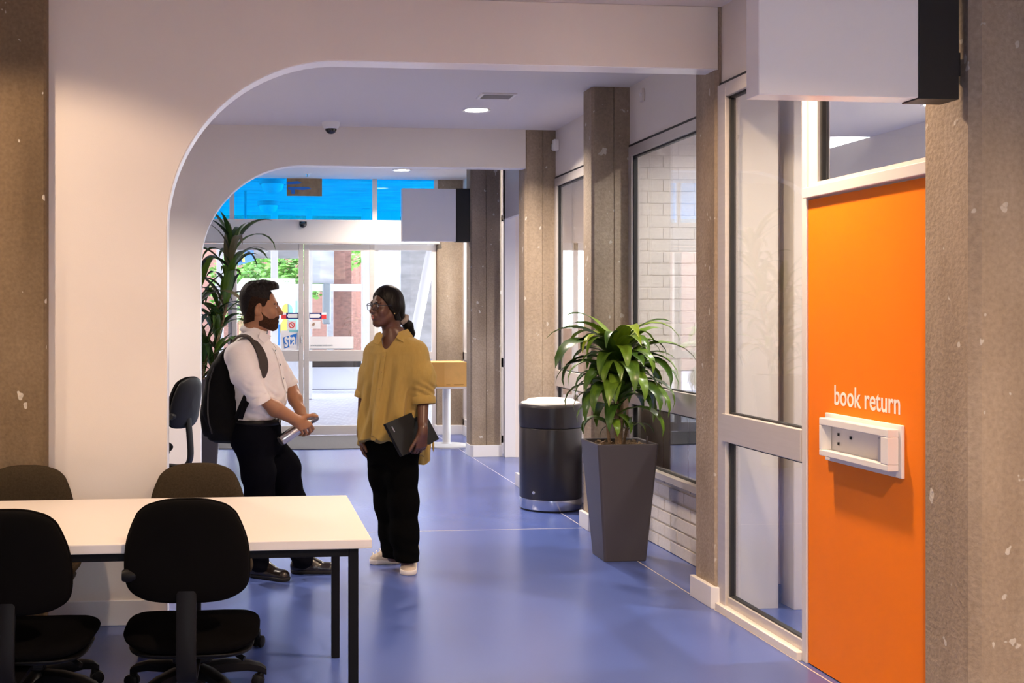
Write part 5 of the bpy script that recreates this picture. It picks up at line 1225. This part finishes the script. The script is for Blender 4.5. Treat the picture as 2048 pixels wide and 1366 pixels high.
B.loft([(k_[0], k_[1], k_[2], k_[3] * .80 if k_[0] < 1.33 else k_[3] * .93, k_[4] * .80 if k_[0] < 1.33 else k_[4] * .93, k_[5]) for k_ in KW if k_[0] > .80], k=.01)
whR, whL = PW(764, 882, .06), PW(807, 882, -.05); wkR, wkL = PW(778, 1008, .06), PW(808, 1004, -.06); waR, waL = PW(789, 1112, .065), PW(814, 1116, -.07)
for a, b, c in ((whR, wkR, waR), (whL, wkL, waL)): B.chain([a, b, c, c - np.array((0, 0, .06))], [.078, .055, .037, .034], k=.03)
B.cap(PW(789, 700), PW(786, 655), .082, .056, k=.03); B.cap(wshR, wcuR, .042, .036, k=.02); B.cap(wshL, wcuL, .042, .036, k=.02)
parts = [B.mesh()]
A = Field(np.minimum(wwR, wcuR) - np.array((.09, .12, .20)), np.maximum(wcuR, wwR) + np.array((.09, .08, .04)), .003)
A.chain([wcuR + np.array((0, 0, .02)), wwR], [.037, .026], k=.01); hand(A, wwR, (.12, -.12, -1), (.92, .15, .1), (-.25, -.95, 0), curl=((.25, .4, .3), (.35, .5, .3), (.45, .55, .35), (.5, .6, .4)), thumb=(.25, .2), sc=.93)
parts.append(A.mesh())
A = Field(np.minimum(wwL, wcuL) - np.array((.14, .10, .19)), np.maximum(wcuL, wwL) + np.array((.10, .16, .04)), .003)
A.chain([wcuL + np.array((0, 0, .02)), wwL], [.037, .026], k=.01); hand(A, wwL, (-.10, .10, -1), (-.35, .92, .05), (-.9, -.35, .0), curl=((.45, .8, .5), (.5, .8, .5), (.5, .85, .5), (.55, .9, .5)), thumb=(.15, .1), sc=.95, thumb_dir=(-.62, -.28, -.75))
parts.append(A.mesh())
# neck and upper chest, fine
HW = head_field('f'); HW.cap((-.030, 0, -.05), (-.052, 0, -.25), .057, .060, k=.02)
hw = math.atan2(-.50, -.866); RW = rotz(hw) @ roty(.03); wc = PW(772, 614.5, -.015); WS = .935
parts.append(xf(HW.mesh(), RW, wc, WS))
fobj('body', parts, SK2, wom)
hs = field_shell(HW, .010, lambda x, y, z: np.maximum.reduce(np.broadcast_arrays(np.where(z > .085, x - .082 + (z - .085) * .6, x - .080 - (z - .085) * .62), -.085 - z + np.maximum(0, x) * 1.2, np.abs(y) - .086 + .0 * z)))
hs.func(lambda d, x, y, z: d)
H = Field((-.24, -.12, -.22), (.14, .12, .18), .003)
H.ell((-.026, 0, .036), (.106, .083, .102), k=0); H.ell((-.060, 0, -.015), (.072, .074, .078), k=.03); H.ell((-.085, 0, -.055), (.045, .045, .04), k=.03)
for s in (-1, 1): H.ell((-.012, .064 * s, .0), (.042, .024, .05), k=.02)
H.func(lambda d, x, y, z: np.maximum(d, np.where(z > .085, x - .080 + (z - .085) * .5, x - .078 - (z - .085) * .72)))
H.func(lambda d, x, y, z: np.maximum(d, -.030 - z + np.maximum(0, -.02 - x) * -1.1))
hv = [xf(H.mesh(), RW, wc, WS), xf(hs.mesh(), RW, wc, WS)]
fobj('hair', hv, HAIR2, wom, relax=4)
Tl = Field((-.30, -.08, -.32), (-.06, .08, -.02), .003); Tl.chain([(-.115, 0, -.065), (-.140, 0, -.088), (-.175, .0, -.125), (-.198, .0, -.175), (-.20, 0, -.22)], [.024, .026, .034, .026, .010], k=.01)
hobj('ponytail', Tl, HAIR2, wom, RW, wc, WS)
sc_ = Field((-.20, -.07, -.15), (-.08, .07, -.02), .0028)
ctr = np.array((-.137, 0, -.083)); tv = np.array((-.72, 0, -.69)); e1 = np.array((0, 1., 0)); e2 = np.cross(tv, e1)
ring = [ctr + .027 * (math.cos(a) * e1 + math.sin(a) * e2) for a in np.linspace(0, 2 * math.pi, 19)]
sc_.chain(ring, [.013 + .003 * (i % 2) for i in range(19)], k=.004); hobj('hair_scrunchie', sc_, mat('taupe_scrunchie', (.34, .28, .24), .8, bump=(60, .5, (1, 1, 1))), wom, RW, wc, WS)
for s in (-1, 1):
    small('eyebrow', lambda F: F.chain([(.0955, .014 * s, .0285), (.0915, .034 * s, .0345), (.078, .050 * s, .0285)], [.0035, .0042, .0028], k=.004), HAIR2, wom, RW, wc, WS)
    e = small('eye', lambda F: F.ell((.0870, .031 * s, .0095), (.0085, .0135, .0062), k=0), EYEW, wom, RW, wc, WS)
    small('iris', lambda F: F.ell((.0920, .031 * s, .0095), (.0048, .0062, .0058), k=0), IRIS, e, RW, wc, WS)
    p = RW @ (np.array((-.004, .083 * s, -.040)) * WS) + wc; V, F_ = tubev([p - np.array((0, 0, .005)), p, p + np.array((0, 0, .005))], [.002, .0055, .002], 10)
    obj('earring', V, F_, mat('gold', (.75, .50, .18), .25, 1.0), wom, smooth=True)
small('lips', lambda F: (F.chain([(.098, -.021, -.054), (.1035, 0, -.0525), (.098, .021, -.054)], [.0045, .0062, .0045], k=.003), F.chain([(.097, -.018, -.0635), (.1025, 0, -.0675), (.097, .018, -.0635)], [.0045, .0072, .0045], k=.003)), LIP2, wom, RW, wc, WS)
# glasses
gl = empty('eyeglasses', (0, 0, 0)); gl.parent = wom
GM = mat('dark_frame', (.02, .02, .03), .25); wl = np.array(wom.location)
def gp(p): return RW @ (np.array(p) * WS) + wc - wl
for s in (-1, 1):
    pts = []
    for i in range(29):
        a = 2 * math.pi * i / 28; c_, q_ = math.cos(a), math.sin(a); e = .62
        y_ = .0275 * math.copysign(abs(c_) ** e, c_) * (1.06 if q_ > 0 else .94); z_ = .0205 * math.copysign(abs(q_) ** e, q_)
        pts.append((.116 - .010 * abs(y_ + .034) / .034 * .6, s * (.0335 + y_), .006 + z_))
    tube('rim', [gp(p) for p in pts], [.0026 if p[2] > .016 else .0017 for p in pts], GM, gl, n=8, local=True)
    obj('lens', [gp((p[0] - .001, p[1], p[2])) for p in pts[:-1]], [tuple(range(28))], M['dglass'], gl, local=True)
    tube('temple', [gp(p) for p in ((.106, s * .062, .014), (.09, s * .073, .014), (.02, s * .082, .014), (-.02, s * .086, .004))], .0022, GM, gl, n=8, local=True)
tube('bridge', [gp(p) for p in ((.114, .008, .012), (.118, 0, .016), (.114, -.008, .012))], .002, GM, gl, n=8, local=True)
# shirt
def foldW(phi, z):
    g = np.clip((1.30 - z) / .5, 0, 1); g = g ** .7; return (.021 * g * np.cos(8 * phi + 1.2 * np.sin(7 * z)) + .012 * g * np.cos(15 * phi - 7 * z)) * np.clip((z - .4) * 9, 0, 1)
Sh = Field((wroot[0] - .33, WY - .34, .58), (wroot[0] + .36, WY + .32, 1.48), .004)
Sh.loft(KW, k=0, fold=foldW)
wmL = (wshL + wcuL) / 2 + np.array((.012, 0, 0)); wmR = (wshR + wcuR) / 2
Sl = Field((wroot[0] - .33, WY - .34, .58), (wroot[0] + .36, WY + .32, 1.48), .004)
Sl.chain([wshL, wmL, wcuL], [.070, .080, .068], k=.05); Sl.chain([wshR, wmR, wcuR], [.062, .066, .056], k=.045)
Sl.cap(PW(805, 690, -.02), wshL, .055, .066, k=.05); Sl.cap(PW(775, 690, .02), wshR, .050, .058, k=.05)
for e_, u_ in ((wcuL, (wcuL - wmL) / np.linalg.norm(wcuL - wmL)), (wcuR, (wcuR - wmR) / np.linalg.norm(wcuR - wmR))):
    Sl.func(lambda d, x, y, z: np.where((x - e_[0]) ** 2 + (y - e_[1]) ** 2 + (z - e_[2]) ** 2 < .14 ** 2, np.maximum(d, (x - e_[0]) * u_[0] + (y - e_[1]) * u_[1] + (z - e_[2]) * u_[2] - .010), d))
Sh._put((slice(None),) * 3, Sl.d, .045, 'add')
def wrw(d, x, y, z):
    side = np.clip((x - wroot[0] - .04) * 12, 0, 1)
    return d + .0030 * side * np.sin((z + x * .9) * 92 + 2.8 * np.sin(z * 28 + y * 20)) * np.clip((1.26 - z) * 6, 0, 1) * np.clip((z - .95) * 12, 0, 1) + .0022 * np.sin(x * 120 - z * 22 + 1.5 * np.sin(z * 19)) * np.clip((1.34 - z) * 5, 0, 1)
Sh.func(wrw)
# hem: front higher, back tail lower
c0 = PW(782, 890); Sh.func(lambda d, x, y, z: np.maximum(d, (.735 + .42 * ((x - c0[0]) * fwv[0] + (y - c0[1]) * fwv[1]) + .010 * np.sin(x * 60) - z)))
tl_ = Field((PW(815, 0)[0], WY - .12, .58), (PW(875, 0)[0], WY + .2, .95), .004); tl_.chain([PW(838, 840, .03), PW(846, 890, .05), PW(848, 932, .05)], [.045, .052, .055], k=.02, n=(.35, -.9, 0), flat=.35)
tl_.func(lambda d, x, y, z: np.maximum(d + .004 * np.sin(x * 150), (PW(850, 930)[2] + .25 * (x - PW(850, 930)[0]) + .006 * np.sin(x * 90) - z)))
fobj('shirt_tail', [tl_.mesh()], SHIRT2, wom)
# V neck
va = np.array((PW(789, 0)[0], WY, 0))
Sh.cap(va + fwv * .150 + np.array((0, 0, 1.285)), va + fwv * .075 + np.array((0, 0, 1.43)), .004, .062, k=.008, op='sub')
Sh.cap(PW(789, 672), PW(786, 640), .059, .075, k=.006, op='sub')
fobj('shirt', [Sh.mesh()], SHIRT2, wom)
for c_, u_, r_ in ((wcuL, wcuL - wmL, .0745), (wcuR, wcuR - wmR, .061)):
    u_ = u_ / np.linalg.norm(u_); cuff(c_ - u_ * .006, u_, r_, .048, SHIRT2, wom)
def KWi(z, off, ang):
    K = np.array(KW); cx_, cy_, ru_, rv_ = (np.interp(z, K[:, 0], K[:, j]) for j in (1, 2, 3, 4)); return np.array((cx_, cy_, z)) + fwv * ((ru_ + off) * math.cos(ang)) + lfv * (rv_ + off) * math.sin(ang)
ribbon('placket', [KWi(z, .013 * min(1, max(0, (1.30 - z) / .5)) + .004, 0.0) for z in np.linspace(.80, 1.318, 20)], lfv, .030, .005, SHIRT2, wom)
for z in (1.29, 1.20, 1.10, 1.0, .9): lathe('button', [(0, .003), (.005, .003), (.006, 0)], mat('tan_button', (.35, .22, .06), .5), wom, KWi(z, .013 * max(0, (1.30 - z) / .5) + .0065, 0), n=12, axis=np.array((lfv, (0, 0, 1), fwv)).T)
for poly, nn in (([PW(792, 676, -.105), PW(797, 665, -.075), PW(815, 659, -.03), PW(826, 674, -.072), PW(808, 687, -.118)], (.35, -.8, .5)), ([PW(762, 664, -.03), PW(766, 671, -.065), PW(757, 690, -.085), PW(746, 684, -.035), PW(753, 668, .0)], (-.5, -.6, .6))):
    n_ = np.cross(poly[1] - poly[0], poly[-1] - poly[0]); n_ /= np.linalg.norm(n_); n_ = n_ if n_ @ np.array(nn) > 0 else -n_
    k_ = len(poly); V = [p for p in poly] + [p + n_ * .006 for p in poly]; c1, c2 = np.mean(poly, 0), np.mean(poly, 0) + n_ * .010
    V += [c1, c2]; F_ = [(i, (i + 1) % k_, 2 * k_) for i in range(k_)] + [((i + 1) % k_ + k_, i + k_, 2 * k_ + 1) for i in range(k_)] + [(i, (i + 1) % k_, (i + 1) % k_ + k_, i + k_) for i in range(k_)]
    obj('collar', V, F_, SHIRT2, wom)
# trousers and sneakers
T = Field((wroot[0] - .26, WY - .26, .04), (wroot[0] + .24, WY + .24, 1.0), .0045)
T.loft(keysW([(830, 786, .135, .11), (870, 785, .150, .12), (900, 784, .150, .125), (925, 784, .120, .10)]), k=.03)
T.chain([whR, PW(770, 950, .06), wkR, PW(786, 1065, .062), waR + np.array((0, 0, -.005))], [.098, .092, .082, .078, .076], k=.05)
T.chain([whL, PW(803, 950, -.05), wkL, PW(809, 1065, -.065), waL + np.array((0, 0, .0))], [.096, .090, .082, .078, .074], k=.05)
T.func(lambda d, x, y, z: d + .003 * np.sin(z * 85 + x * 30) * np.clip((.28 - z) * 6, 0, 1))
T.plane((0, 0, .075), (0, 0, -1)); fobj('trousers', [T.mesh()], TROU2, wom)
make_shoe(wom, onZ(803, 1125), onZ(739, 1128), SNEAK, SNSOLE, .043, lace=SNSOLE, sole=.030); make_shoe(wom, onZ(823, 1108), onZ(816, 1151), SNEAK, SNSOLE, .052, lace=SNSOLE, sole=.030)
# laptop
lt = empty('laptop', tuple(PW(825, 870, -.09)), 'closed black laptop held against the woman\'s hip', 'laptop')
TL, BLc, BRc = PW(769, 848, -.290), PW(803, 913, -.285), PW(877, 879, -.075); TRc = TL + BRc - BLc
n_ = np.cross(BLc - TL, TRc - TL); n_ /= np.linalg.norm(n_); n_ = n_ if n_[1] < 0 else -n_
LM_ = mat('laptop_black', (.009, .009, .0095), .6, spec=.3)
slab2('lid', [TL, BLc, BRc, TRc], n_, .008, LM_, lt, bevel=.003); slab2('base', [p - n_ * .0145 for p in (TL, BLc, BRc, TRc)], n_, .0135, LM_, lt, bevel=.003)
ex_ = (BRc - BLc) / np.linalg.norm(BRc - BLc); ey = (TL - BLc) / np.linalg.norm(TL - BLc)
lc = TL + ex_ * .030 - ey * .03 + n_ * .0085; slab2('silver_mark', [lc, lc + ex_ * .009, lc + ex_ * .009 - ey * .036, lc - ey * .036], n_, .0006, M['chrome'], lt)
for t_ in (.2, .8):
    h0 = BLc + (BRc - BLc) * (t_ - .06) - n_ * .004; tube('hinge', [h0, h0 + ex_ * .035], .005, M['bplast'], lt, n=8)
